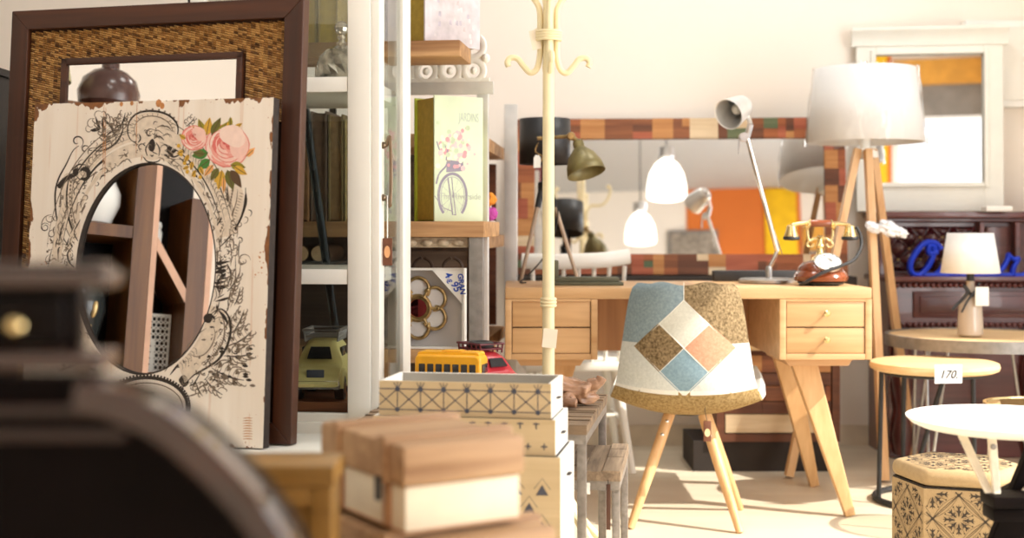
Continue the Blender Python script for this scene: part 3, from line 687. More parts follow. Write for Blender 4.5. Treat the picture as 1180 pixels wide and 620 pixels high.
# green work lamp on a wooden post
gl = thing('work_lamp', 'olive green metal work lamp on a brown wooden post, left on the desk', 'lamp', (P(632,0,4.48).x,4.48,.7605))
m_green = mk('olive_enamel', lin(122,112,72), .4, .3, .2, 30); m_greend = mk('dull_green_metal', lin(92,92,74), .5, .3, .15, 30)
b = MB(); b.bbox((-.005,-.05,0),(.255,.05,.012),.003); b.bbox((.0,-.04,.012),(.24,.04,.028),.003); b.bbox((.0,-.04,.028),(.034,.04,.085),.003); b.build('base', m_greend, gl)
b = MB(); b.bbox((-.02,-.012,.0285),(-.0005,.012,.575),.002); b.bbox((-.02,-.012,.0),(-.0055,.012,.0285),.001); b.build('post', patch[1], gl)
b = MB(); q = P(658,157,4.44)-V(gl.location); b.tube([(-.04,0,q.z-.005),(0,0,q.z-.002),(q.x,q.y,q.z)], .0065, 10); b.ball(q, .015, n=14); b.tube([q+V((0,-.015,0)),q+V((0,.018,0))], .011, 12); b.tube(catmull([(-.035,-.01,q.z-.02),(-.045,-.01,q.z-.05),(-.02,-.012,q.z-.07),(-.04,-.012,q.z-.1)],5), .0025, 6); b.build('arm', m_oldbrass, gl)
hc = P(672,186,4.42)-V(gl.location); ax = V((.24,-.28,-.93)).normalized(); X = ax.to_track_quat('Z','Y').to_matrix().to_4x4()
b = MB(); b.lathe([(.012,-.078),(.018,-.07),(.018,-.05),(.026,-.042),(.046,-.02),(.06,.012),(.066,.045)], hc, 36, X=X, caps=False); b.build('lamp_shade', m_green, gl, solid=.002)
b = MB(); b.tube([q, hc-ax*.075], .009, 10); b.build('shade_neck', m_oldbrass, gl)
b = MB(); b.ball(hc+ax*.0, .022, n=14); b.build('bulb', m_paper, gl)
t = thing('swing_tag', 'white luggage-shaped price tag hanging from the work lamp on the desk', 'tag', P(619,186,4.46))
b = MB(); b.prism([(-.012,-.022),(.012,-.022),(.012,.012),(.006,.022),(-.006,.022),(-.012,.012)], (0,0,0),(1,0,0),(0,0,1),(0,.0015,0)); b.build('card', m_paper, t, flat=True)
b = MB(); b.tube([(0,.0007,.02),(.004,.001,.05),(.0,.002,.082)], .0012, 5); b.build('string', m_ink, t)

# ------------------------------------------------------------------ cream bentwood coat stand
cs = thing('coat_stand', 'tall cream bentwood coat stand with curled hooks in front of the desk', 'coat stand', (P(632,0,3.7).x,3.7,0))
b = MB(); b.tube([(0,0,.12),(0,0,.5),(0,0,1.2),(0,0,1.86)], [.018,.0175,.0165,.015], 18); b.build('pole', m_cream, cs)
zb = lambda y: H-(y-YH)/1500*3.7
def curl(a, pts, name, r=.0085):
    c, s_ = math.cos(rad(a)), math.sin(rad(a)); b = MB(); q = catmull([(x*c, x*s_, z) for x, z in pts], 7); b.tube(q, r, 10); b.build(name, m_cream, cs)
for a in (3,93,183,273):
    off = .024
    curl(a, [(off,zb(20)),(off,zb(45)),(off+.001,zb(66)),(.034,zb(80)),(.052,zb(84)),(.07,zb(77)),(.088,zb(68)),(.108,zb(67)),(.117,zb(72)),(.113,zb(77))], 'lower_hook')
    curl(a, [(off,zb(45)),(off,zb(22)),(.028,zb(8)),(.05,zb(-4)),(.085,zb(-4)),(.12,zb(-6)),(.15,zb(-20)),(.165,zb(-40)),(.155,zb(-52)),(.145,zb(-46))], 'upper_hook')
b = MB()
for k in range(4): z = zb(46)+.0075*k; b.tube([(.034*math.cos(2*PI*i/32),.034*math.sin(2*PI*i/32),z) for i in range(32)], .0045, 8, closed=True)
b.build('binding', m_cream, cs)
b = MB()
for k in range(3): z = zb(352)+.009*k; b.tube([(.0185*math.cos(2*PI*i/24),.0185*math.sin(2*PI*i/24),z) for i in range(24)], .0055, 8, closed=True)
b.build('lower_binding', m_cream, cs)
for a in (45,135,225,315):
    c, s_ = math.cos(rad(a)), math.sin(rad(a)); b = MB(); b.tube(catmull([(x*c,x*s_,z) for x, z in ((.02,.5),(.03,.36),(.06,.22),(.15,.1),(.23,.03),(.25,.012))],6), .012, 10); b.build('foot', m_cream, cs)
t = thing('price_tag', 'small folded paper tag tied to the binding of the cream coat stand', 'tag', P(617,45,3.69), RY(-12))
MB().box((-.014,0,-.03),(.012,.0012,.026)).build('card', m_ivory, t, flat=True); MB().tube([(.0,.001,.025),(.012,.004,.03)], .001, 5).build('string', m_cream, t)
t = thing('price_sticker', 'paper tag on the coat stand pole in front of the desk drawers', 'tag', P(634,390,3.676), RY(6))
MB().box((-.021,0,-.027),(.019,.001,.027)).build('card', m_ivory, t, flat=True)

# ------------------------------------------------------------------ nest of two slatted tables
m_legs = mk('bare_grey_iron', lin(142,136,130), .45, .35, .25, 60)
def slat_table(name, label, corner, yaw, wid, dep, z, th, lw, leg_y, across, n):
    t = thing(name, label, 'table', corner, RZ(yaw), 'nest of slatted tables')
    t.location.z = 0; b = MB(); rr = random.Random(5)
    b.box((-wid,0,z-th),(0,dep,z-.008))
    if across:
        y = 0
        while y < dep-.005:
            q = min(dep, y+rr.uniform(.012,.03)); b.box((-wid,y+.001,z-.01),(0,q-.001,z-rr.uniform(0,.006))); y = q
    else:
        for k in range(n):
            x0 = -wid+wid*k/n; x1 = -wid+wid*(k+1)/n
            y = 0
            while y < dep-.01:
                q = min(dep, y+rr.uniform(.07,.2)); b.box((x0+.001,y+.001,z-.01),(x1-.001,q-.001,z-rr.uniform(0,.006))); y = q
    b.build('table_top', m_reclx if across else m_recl, t, flat=True)
    b = MB(); b.box((-wid+.002,.002,z-th-.022),(-.002,.022,z-th)); b.box((-.022,.022,z-th-.022),(-.002,dep-.002,z-th)); b.box((-wid+.002,.022,z-th-.022),(-wid+.022,dep-.002,z-th)); b.build('frame', m_legs, t, flat=True)
    for xx in (-wid+.002, -.002-lw):
        for yy in leg_y: MB().bbox((xx,yy,0),(xx+lw,yy+lw,z-th-.0221),.002).build('leg', m_legs, t)
    return t
c1 = V((P(676,0,2.9).x,2.9,0))
slat_table('nesting_table', 'larger slatted reclaimed wood nesting table on grey iron legs, beside the boxes', c1, -9, .53, .55, .519, .026, .02, (.004,.526), True, 0)
c2 = V((P(715,0,3.02).x,3.02,0))
slat_table('nesting_table', 'smaller low slatted nesting table half under the larger one', c2, -8, .30, .385, .392, .026, .018, (.004,.365), False, 7)
t = thing('paper_tag', 'tiny white paper tag hanging on the iron leg of the larger nesting table', 'tag', P(677,563,2.98))
MB().box((-.006,0,-.013),(.006,.001,.013)).build('card', m_paper, t, flat=True)
t = thing('wooden_tag', 'narrow brown wooden tag hanging low between the legs of the nesting tables', 'tag', P(701,583,3.0)); b = MB(); b.bbox((-.005,-.002,-.055),(.005,.002,.05),.001); b.build('card', m_walnut, t); MB().tube([(0,0,.048),(-.001,.0,.06)], .001, 5).build('string', m_ink, t)

# ------------------------------------------------------------------ driftwood lump
b = MB(); rr = random.Random(8); NU, NVv = 22, 28; vs = []; fs = []
for i in range(NVv+1):
    t_ = i/NVv; x = -.055+.11*t_; R0 = .031*math.sin(PI*(.12+.8*t_))**.6*(1+.15*math.sin(t_*11)); zc = .034+.006*math.sin(t_*5)
    for k in range(NU):
        a = 2*PI*k/NU; r = R0*(1+.2*math.sin(3*a+t_*9)+.12*math.sin(7*a-t_*11)+.07*math.sin(13*a+t_*26))
        vs.append((x+.012*math.sin(a*2+t_*5), r*1.1*math.cos(a), max(.0008, zc+r*math.sin(a))))
for i in range(NVv):
    for k in range(NU): fs.append((i*NU+k,i*NU+(k+1) % NU,(i+1)*NU+(k+1) % NU,(i+1)*NU+k))
fs += [tuple(range(NU)), tuple(NVv*NU+k for k in range(NU))]
b.add(vs, fs)
b.tube(catmull([(-.02,-.03,.02),(-.035,-.055,.016),(-.012,-.07,.014)],6), [.02]*4+[.017]*4+[.012]*5, 10); b.tube(catmull([(.03,-.012,.05),(.055,-.02,.056),(.064,-.02,.07)],6), [.017]*6+[.014]*6+[.012], 9)
o = b.build('driftwood', m_drift, sub=1); o.location = P(662,463,3.2); o.location.z = .5195; o.rotation_euler = (0,0,rad(12))
tag(o, 'knotty lump of polished driftwood on the larger nesting table', 'driftwood')

# ------------------------------------------------------------------ stack of three printed boxes
BW = [(.355,.17),(.375,.19),(.395,.215)]
bo = V((P(635,0,2.6).x,2.6,0)); BR = RZ(-10); ux = BR.to_3x3() @ V((1,0,0)); uy = BR.to_3x3() @ V((0,1,0))
m_whitep = mk('white_painted_ply', lin(244,242,236), .6, var=.02)
def box_open(name, label, corner, w_, d_, z0, z1, pattern):
    t = thing(name, label, 'box', V((corner.x,corner.y,z0)), BR, 'stack of printed boxes'); h = z1-z0; q = .007; b = MB()
    b.box((-w_,0,0),(0,q,h)); b.build('front_panel', m_ply, t, flat=True)
    b = MB(); b.box((-q,q,0),(0,d_,h)); b.box((-w_,q,0),(-w_+q,d_,h)); b.box((-w_+q,d_-q,0),(-q,d_,h)); b.box((-w_+q,q,0),(-q,d_-q,q)); b.build('sides', m_whitep, t, flat=True)
    b = MB(); b.box((-w_+q,d_-q-.001,h*.1),(-q,d_-q,h-.001)); b.build('lining', mk('grey_lining', lin(150,146,138), .8), t, flat=True)
    b = MB(); zz = h-.037 if h < .2 else h-.05; b.tube([(.0006,d_*.5-.016,zz),(.0006,d_*.5+.016,zz)], .0085, 10, flat=.15); b.build('hand_hole', m_dark, t)
    p = Print((-w_,-.0003,0),(1,0,0),(0,0,1),(0,-1,0)); pattern(p, w_, h); p.build('printed_pattern', [m_bluegrey], t); return t
def pat1(p, w_, h):
    n = 7; s_ = w_/(n+.35); x0 = -.2*s_; a, c = .012, h-.016
    p.line([(0,a),(w_,a)], .0018); p.line([(0,c),(w_,c)], .0018)
    for k in range(n+2):
        x = x0+k*s_
        for dx in (-1,0,1):
            if dx == 0:
                if 0 < x < w_: p.line([(x,a),(x,c)], .0018)
            else:
                A = (x,c); B = (x+dx*s_, a); pts = [A,B]; pts = [(max(0,min(w_,X_)), a+(c-a)*((1-abs(X_-x)/s_) if True else 0)) for X_ in (max(0,min(w_,A[0])), max(0,min(w_,B[0])))]
                if abs(pts[0][0]-pts[1][0]) > .003: p.line(pts, .0018)
                pts = [(X_, a+(c-a)*(abs(X_-x)/s_)) for X_ in (max(0,min(w_,A[0])), max(0,min(w_,B[0])))]
                if abs(pts[0][0]-pts[1][0]) > .003: p.line(pts, .0018)
        if .004 < x < w_-.004: p.disc(x, c, .0052, lev=.3); p.disc(x, a, .0048, lev=.3)
        if 0 < x < w_:
            for sg in (-1,1):
                if 0 < x+sg*.008 < w_: p.line([(x,c),(x+sg*.008,h-.003)], .0016)
            p.line([(x,c),(x,h-.002)], .0016)
def pat2(p, w_, h):
    for r_ in range(2):
        for k in range(12):
            x = .012+k*.0325+(.016 if r_ else 0); y = h-.012-.041*r_
            if x < w_-.01:
                if y+.006 < h: p.line([(x,y-.0065),(x,y+.0065)], .0024)
                p.line([(x-.0065,y+(.004 if r_ == 0 else 0)),(x+.0065,y+(.004 if r_ == 0 else 0))], .0024)
def pat3(p, w_, h):
    for r_ in range(8):
        for k in range(9):
            x = w_-.036-k*.052+(.026 if r_ % 2 else 0)-.0; y = h-.075-.036*r_
            if .02 < x < w_-.014 and y > 0:
                p.poly([(x-.0125,y),(x+.0125,y),(x,y+.021)]); p.line([(x-.0165,y+.012),(x,y+.034),(x+.0165,y+.012)], .0012)
t1 = box_open('printed_box', 'open wooden box printed with a star lattice, top of the stack of three', bo, *BW[0], .572, .642, pat1)
t2 = box_open('printed_box', 'wooden box printed with small crosses, middle of the stack of three', bo+ux*.010-uy*.012, *BW[1], .5, .5715, pat2)
t3 = box_open('printed_box', 'tall wooden box printed with blue triangles, bottom of the stack of three', bo+ux*.022-uy*.026, *BW[2], .0, .4995, pat3)

# ------------------------------------------------------------------ hexagonal ottoman
HR, oz = .158, .335
ot = thing('hexagonal_ottoman', 'hexagonal fabric storage ottoman printed with black damask medallions', 'ottoman', (P(1105,0,3.2).x,3.2,0), RZ(-19))
m_lin = tweed('ecru_canvas', lin(174,148,110), lin(198,172,134), 500, width=.3)
def hexpts(r): return [(r*math.cos(rad(60*k)), r*math.sin(rad(60*k))) for k in range(6)]
b = MB(); b.prism(hexpts(HR), (0,0,.004),(1,0,0),(0,1,0),(0,0,oz-.004)); b.build('body', m_lin, ot, flat=True)
b = MB(); b.prism(hexpts(HR-.002), (0,0,oz),(1,0,0),(0,1,0),(0,0,.004)); b.build('lid_gap', m_ink, ot, flat=True)
b = MB(); b.prism(hexpts(HR+.003), (0,0,oz+.004),(1,0,0),(0,1,0),(0,0,.042)); ld = b.build('lid', m_lin, ot, bevel=.016, flat=True)
for f in ld.data.polygons: f.use_smooth = True
m_dam = mk('faded_black_print', lin(74,64,54), .9, var=.3, scale=200)
def damask(p, x0, x1, y0, y1, cw=.118, chh=.118, ox=0, oy=0, hexr=0):
    def inside(x, y, mrg=0):
        if hexr: return abs(y) < .866*hexr-mrg and .866*abs(x)+.5*abs(y) < .866*hexr-mrg
        return x0+mrg < x < x1-mrg and y0+mrg < y < y1-mrg
    def seg(pts, w_):
        run = []
        for q in pts:
            if inside(*q): run.append(q)
            else:
                if len(run) > 1: p.line(run, w_)
                run = []
        if len(run) > 1: p.line(run, w_)
    for i in range(-3,5):
        for j in range(-4,6):
            cx_, cy_ = ox+i*cw+(cw/2 if j % 2 else 0), oy+j*chh/2
            for sx in (-1,1):
                for sy in (-1,1):
                    for bow in (.09,-.02):
                        A, B = (cx_+sx*cw/2,cy_), (cx_,cy_+sy*chh/2); pts = []
                        for k in range(9):
                            u = k/8; o_ = bow*cw*math.sin(PI*u)*.8; pts.append((A[0]+(B[0]-A[0])*u+sx*o_*.7, A[1]+(B[1]-A[1])*u+sy*o_*.7))
                        if sx > 0 or True: seg(pts, .0008 if bow > 0 else .0013)
            if inside(cx_+cw/2,cy_,.005): p.disc(cx_+cw/2, cy_, .0042, lev=.3, n=8)
            if inside(cx_,cy_+chh/2,.005): p.disc(cx_, cy_+chh/2, .0042, lev=.3, n=8)
            for k in range(8):
                a = 45*k; L = .036 if k % 2 == 0 else .031
                ex, ey = cx_+(L+.003)*math.cos(rad(a)), cy_+(L+.003)*math.sin(rad(a))
                if inside(ex,ey) and inside(cx_,cy_):
                    p.leaf(cx_+.007*math.cos(rad(a)), cy_+.007*math.sin(rad(a)), a, L-.006, .006)
                    for sg in (-1,1):
                        for u in (.45,.75): p.leaf(cx_+L*u*math.cos(rad(a)), cy_+L*u*math.sin(rad(a)), a+sg*42, .010, .0035)
                ex, ey = cx_+.033*math.cos(rad(a+22.5)), cy_+.033*math.sin(rad(a+22.5))
                if inside(ex,ey,.003) and inside(cx_,cy_): p.disc(ex, ey, .002, n=6); p.line([(cx_+.01*math.cos(rad(a+22.5)),cy_+.01*math.sin(rad(a+22.5))),(ex,ey)], .001)
for k in range(6):
    if k in (1,2): continue
    A, B = V((*hexpts(HR)[k],0)), V((*hexpts(HR)[(k+1) % 6],0)); u = (B-A).normalized(); n_ = V((u.y,-u.x,0))
    p = Print(A, u, (0,0,1), n_, .0005); damask(p, .001, HR-.001, .006, oz-.002, ox=HR/2, oy=oz-.07); p.build('printed_pattern', m_dam, ot)
p = Print((0,0,oz+.046), (1,0,0), (0,1,0), (0,0,1), .0006); damask(p, -.2, .2, -.2, .2, ox=0, oy=-.118, hexr=HR-.012); p.build('printed_pattern', m_dam, ld)

# ------------------------------------------------------------------ tray table
tt = thing('tray_table', 'round white metal tray table with chipped struts on a dark crossed wooden base', 'table', (P(1165,0,2.8).x,2.8,0))
tz = .53; m_tray = mk('white_enamel', lin(246,244,238), .3, var=.02)
b = MB(); b.lathe([(.002,tz-.004),(.19,tz-.004),(.208,tz+.004),(.216,tz+.012),(.2175,tz+.016),(.214,tz+.014),(.204,tz+.006),(.188,tz),(.002,tz)], n=72, caps=False); b.build('tray', m_tray, tt)
m_chip = mk('chipped_white_paint', lin(226,216,196), .5, var=.12, scale=40)
O = V(tt.location)
for a, c, D0, D1 in (((1108,504),(1144,577),2.72,2.64),((1143,506),(1149,577),2.66,2.64),((1250,504),(1172,577),2.8,2.66)):
    b = MB(); A = P(*a,D0)-O; A.z = tz-.006; C = P(*c,D1)-O; b.beam(A, C, .017, .010, up=(0,1,0), w2=.015); b.build('strut', m_chip, tt, bevel=.002, flat=True)
    b = MB(); b.lathe([(.006,0),(.006,.003),(.001,.004)], A+V((0,-.007,-.016)), 10, X=RX(90)); b.build('rivet', m_steelraw, tt)
b = MB(); A = P(1141,571,2.62)-O; C = P(1141,588,2.62)-O; zt, zb_ = A.z, C.z
b.bbox((A.x,-.2,zb_+.006),(A.x+.28,-.12,zt),.004); b.bbox((A.x+.003,-.19,zb_-.022),(A.x+.27,-.125,zb_+.004),.004); b.build('base_rail', m_ebony, tt)
for k, (p0, p1) in enumerate((((1195,500),(1128,640)),((1128,640),(1195,500)))):
    b = MB(); A = P(*p0,2.66)-O if k == 0 else V((.19,.06,.52)); C = V(((P(1128,640,2.66)-O).x-.1,-.14,.003)) if k == 0 else V((-.09,.12,.003))
    if k == 0: A = V((.045,-.10,tz-.02)); C = V((-.165,-.10,.004))
    else: A = V((-.02,-.03,zt-.01)); C = V((.2,-.03,.004))
    b.beam(A, C, .085 if k == 0 else .05, .026, up=(0,1,0)); b.build('leg', m_ebony, tt, bevel=.003, flat=True)
# ================================================================== left: white chest carrying the leaning mirrors
wcst = thing('white_chest', 'long low white chest under the leaning mirrors', 'chest', (0,0,0))
b = MB(); b.bbox((-1.5,2.81,.435),(-.405,3.14,.46),.004); b.build('top', m_offwhite, wcst)
b = MB(); b.box((-1.49,2.83,0),(-.415,3.13,.435)); b.build('body', m_offwhite, wcst, flat=True)
for k in range(3):
    b = MB(); b.bbox((-1.47+.352*k,2.815,.04),(-1.47+.352*k+.34,2.8299,.42),.004); b.build('door', m_offwhite, wcst)
LR = RZ(-15) @ RX(-4); L3 = LR.to_3x3()
def ray_local(px, py, O):
    d = P(px,py,1)-V((0,0,H)); n = L3 @ V((0,1,0)); o = V((0,0,H)); t = (V(O)-o).dot(n)/d.dot(n); return L3.transposed() @ (o+d*t-V(O))
# ---- large rattan mirror
RO = P(335,509,2.945)
RW, RH, rb = .78, 1.03, .048
RO.z = .4632
rm = thing('rattan_mirror', 'large dark walnut framed mirror with woven rattan border leaning behind the floral mirror', 'mirror', RO, LR)
b = MB()
b.prism([(-RW,0),(0,0),(-rb,rb),(-RW+rb,rb)], (0,0,0),(1,0,0),(0,0,1),(0,.034,0)); b.build('frame_rail', m_walnutx, rm, bevel=.002, flat=True); b = MB(); b.prism([(-RW+rb,RH-rb),(-rb,RH-rb),(0,RH),(-RW,RH)], (0,0,0),(1,0,0),(0,0,1),(0,.034,0)); b.build('frame_rail', m_walnutx, rm, bevel=.002, flat=True)
b = MB()
b.prism([(0,0),(0,RH),(-rb,RH-rb),(-rb,rb)], (0,0,0),(1,0,0),(0,0,1),(0,.034,0)); b.build('frame_stile', m_walnut, rm, bevel=.002, flat=True); b = MB(); b.prism([(-RW,0),(-RW+rb,rb),(-RW+rb,RH-rb),(-RW,RH)], (0,0,0),(1,0,0),(0,0,1),(0,.034,0)); b.build('frame_stile', m_walnut, rm, bevel=.002, flat=True)
# woven rattan border: little bent strands
q0 = ray_local(70,64,RO); q1 = ray_local(279,64,RO); gx0, gx1, gz1 = q0.x, q1.x, ray_local(175,63,RO).z; gz0 = .25
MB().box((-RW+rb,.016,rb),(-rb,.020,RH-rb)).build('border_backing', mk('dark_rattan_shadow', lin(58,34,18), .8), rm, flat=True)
b = MB(); rr = random.Random(9); cw, chh = .0112, .0054
nx = int((RW-2*rb)/cw); nz = int((RH-2*rb)/chh)
for i in range(nx):
    for j in range(nz):
        x = -RW+rb+(i+.5)*cw; z = rb+(j+.5)*chh+(chh/2 if i % 2 else 0)
        if z > RH-rb-.004 or x > -rb-.003: continue
        if gx0+.003 < x < gx1-.003 and gz0 < z < gz1-.003: continue
        if -.66 < x < -.04 and z < .74: continue          # behind the floral panel
        w2, h2 = cw*.56, chh*.43; m = rr.choices((0,1,2,3),(6,6,2,.25))[0]
        vs = []
        for a, dy in ((-1,.0155),(-.5,.0125),(.5,.0125),(1,.0155)):
            vs += [(x+a*w2, dy+.0012, z-h2-a*.0016), (x+a*w2, dy-.001, z-a*.0016), (x+a*w2, dy+.0012, z+h2-a*.0016)]
        fs = [(3*k+l,3*k+l+3,3*k+l+4,3*k+l+1) for k in range(3) for l in range(2)]
        b.add(vs, fs, m)
ratm = [mk('rattan_'+n, lin(*c), .4, var=.2, scale=60) for n, c in (('amber',(158,114,62)),('honey',(192,150,90)),('brown',(110,74,40)),('umber',(84,52,26)))]
wv = b.build('woven_border', ratm, rm, fix=False); wv['kind'] = 'stuff'
b = MB(); fw = .016
for (x0,x1,z0,z1) in ((gx0,gx1,gz1-fw,gz1),(gx0,gx1,gz0,gz0+fw),(gx0,gx0+fw,gz0,gz1),(gx1-fw,gx1,gz0,gz1)): b.bbox((x0,.002,z0),(x1,.0158,z1),.002)
b.build('inner_frame', m_walnutx, rm)
MB().box((gx0+fw-.002,.0085,gz0+fw-.002),(gx1-fw+.002,.0105,gz1-fw+.002)).build('glass', m_mirror, rm, flat=True)
MB().box((-RW+.02,.0205,.02),(-.02,.033,RH-.02)).build('backing', m_dark, rm, flat=True)

# ---- floral panel mirror
PO = P(303,512,2.9); PO.z = .4629
FW, FH, FT = .622, .79, .03
fp = thing('floral_mirror', 'distressed cream panel mirror with black scrollwork and pink roses around an oval glass', 'mirror', PO, LR)
def L(px, py): q = ray_local(px, py, PO); return (q.x, q.z)
oc_ = L(167,309); o_l = L(88,309); o_t = L(172,188)
oc = (oc_[0], oc_[1]); orx = oc[0]-o_l[0]; orz = o_t[1]-oc[1]
m_panel, t, bs = nt('distressed_cream_panel'); bs.inputs['Roughness'].default_value = .65
tc = t.nodes.new('ShaderNodeTexCoord'); sx = t.nodes.new('ShaderNodeSeparateXYZ'); link(t, tc, 'Object', sx, 'Vector')
def mth(op, a, b_=None, c=None):
    n = t.nodes.new('ShaderNodeMath'); n.operation = op
    for i, v in enumerate((a, b_, c)):
        if v is None: continue
        if isinstance(v, (int, float)): n.inputs[i].default_value = v
        else: t.links.new(v, n.inputs[i])
    return n.outputs[0]
def nois(sc, det=5, mp=(1,1,1)):
    m_ = t.nodes.new('ShaderNodeMapping'); m_.inputs['Scale'].default_value = mp; link(t, tc, 'Object', m_, 'Vector')
    n = t.nodes.new('ShaderNodeTexNoise'); n.inputs['Scale'].default_value = sc; n.inputs['Detail'].default_value = det; link(t, m_, 'Vector', n, 'Vector'); return n.outputs['Fac']
X_, Z_ = sx.outputs['X'], sx.outputs['Z']
d1 = mth('MINIMUM', mth('MULTIPLY', X_, -1), mth('ADD', X_, FW)); d2 = mth('MINIMUM', Z_, mth('SUBTRACT', FH, Z_)); ed = mth('MINIMUM', d1, mth('MULTIPLY', d2, .8))
wn = mth('ADD', mth('MULTIPLY', nois(16, 6, (1,1,.5)), .085), mth('MULTIPLY', nois(90, 3, (1,1,.25)), .022))
chip = mth('GREATER_THAN', mth('SUBTRACT', wn, .053), ed)          # worn rim
streak = mth('GREATER_THAN', nois(70, 3, (1,1,.03)), .66)
streak = mth('MULTIPLY', streak, mth('MULTIPLY', nois(9), .55))
fleck = mth('GREATER_THAN', mth('ADD', nois(130, 2), mth('MULTIPLY', ed, -.9)), .70)
def mixc(f, a, b_):
    n = t.nodes.new('ShaderNodeMix'); n.data_type = 'RGBA'
    t.links.new(f, n.inputs[0]) if not isinstance(f, float) else setattr(n.inputs[0], 'default_value', f)
    for i, v in ((6,a),(7,b_)):
        if isinstance(v, tuple): n.inputs[i].default_value = c4(v)
        else: t.links.new(v, n.inputs[i])
    return n.outputs[2]
base = mixc(nois(26, 5, (1,1,.06)), lin(232,218,200), lin(255,250,242))
base = mixc(streak, base, lin(206,146,98)); base = mixc(mth('MULTIPLY', fleck, .8), base, lin(176,116,72))
base = mixc(chip, base, mixc(nois(40), lin(60,40,26), lin(172,112,62)))
t.links.new(base, bs.inputs['Base Color'])
N = 72; b = MB(); vs = []; 
for y in (0, FT):
    for k in range(N):
        a = 2*PI*k/N; vs.append((oc[0]+orx*math.cos(a), y, oc[1]+orz*math.sin(a)))
    for k in range(N):
        a = 2*PI*k/N; c, s_ = math.cos(a), math.sin(a)
        tx = min(((0-oc[0])/c if c > 1e-6 else 9), ((-FW-oc[0])/c if c < -1e-6 else 9)); tz_ = min(((FH-oc[1])/s_ if s_ > 1e-6 else 9), ((0-oc[1])/s_ if s_ < -1e-6 else 9)); tt_ = min(tx, tz_); vs.append((oc[0]+c*tt_, y, oc[1]+s_*tt_))
# snap the four corners
for cxx, czz in ((0,0),(0,FH),(-FW,0),(-FW,FH)):
    for y0, y in ((0,0),(1,FT)):
        k = min(range(N), key=lambda i: (V(vs[y0*2*N+N+i])-V((cxx,y,czz))).length); vs[y0*2*N+N+k] = (cxx,y,czz)
fs = []; ms = []
for k in range(N):
    j = (k+1) % N
    fs.append((k,j,N+j,N+k)); ms.append(0); fs.append((2*N+k,3*N+k,3*N+j,2*N+j)); ms.append(1); fs.append((k,2*N+k,2*N+j,j)); ms.append(1); fs.append((N+k,N+j,3*N+j,3*N+k)); ms.append(1)
b.add(vs, fs); b.m = ms
m_edge = mk('dark_worn_edge', lin(46,36,30), .7, var=.4, scale=60)
b.build('panel', [m_panel, m_edge], fp, flat=True)
b = MB(); b.lathe([(1,0),(1,.004)], n=72); 
b.v = [V((oc[0]+p.x*(orx+.001), .010+p.z, oc[1]+p.y*(orz+.001))) for p in b.v]; b.build('oval_glass', m_mirror, fp, flat=True)
b = MB(); b.tube([(oc[0]+orx*math.cos(2*PI*k/72), .001, oc[1]+orz*math.sin(2*PI*k/72)) for k in range(72)], .0022, 6, closed=True); b.build('oval_rim', m_edge, fp)
MB().box((-FW+.004,.0165,.004),(-.004,FT-.001,FH-.004)).build('backing', m_dark, fp, flat=True)

# ---- printed scrollwork, traced on the panel
pk = Print((0,0,0),(1,0,0),(0,0,1),(0,-1,0),.0003)
mm = lambda px: px*2.9/1500
rs = random.Random(21)
def ink(pts, w=2.0, m=0, taper=True, n=6, closed=False): pk.line([L(x,y) for x, y in pts], mm(w), m, smooth=n, taper=taper, closed=closed)
def dot(x, y, r, m=0, ry=None): a, c = L(x, y); pk.disc(a, c, mm(r), m, n=8, ry=None if ry is None else mm(ry))
def fil(pts, m=0, lev=0, n=4): q = catmull([L(x,y) for x, y in pts], n, True); pk.poly([(p.x,p.y) for p in q], m, lev)
def spiral(x, y, r0, r1, a0, a1, w=1.6, m=0):
    ink([(x+(r0+(r1-r0)*k/12)*math.cos(rad(a0+(a1-a0)*k/12)), y-(r0+(r1-r0)*k/12)*math.sin(rad(a0+(a1-a0)*k/12))) for k in range(13)], w, m, n=3)
def el(a, k): return (167+79*k*math.cos(rad(a)), 309-121*k*math.sin(rad(a)))
def arc(a0, a1, k0, k1, w=1.6, m=0, taper=True):
    ink([el(a0+(a1-a0)*i/14, k0+(k1-k0)*i/14) for i in range(15)], w, m, taper, 3)
def hatch(a0, a1, k0, k1, n, w=.9, m=1):
    for i in range(n):
        a = a0+(a1-a0)*(i+.5)/n; ink([el(a,k0), el(a+1.5,(k0+k1)/2), el(a,k1)], w*(.7+.6*rs.random()), m, n=2)
def scribble(a0, a1, k0, k1, n, s_=4, m=1):
    for i in range(n):
        a = rs.uniform(a0,a1); k = rs.uniform(k0,k1); x, y = el(a,k); r = rs.uniform(.4,1)*s_; h = rs.uniform(0,360)
        spiral(x, y, r, r*.4, h, h+rs.choice((-1,1))*rs.uniform(120,240), rs.uniform(.8,1.5), rs.choice((0,m,m)))
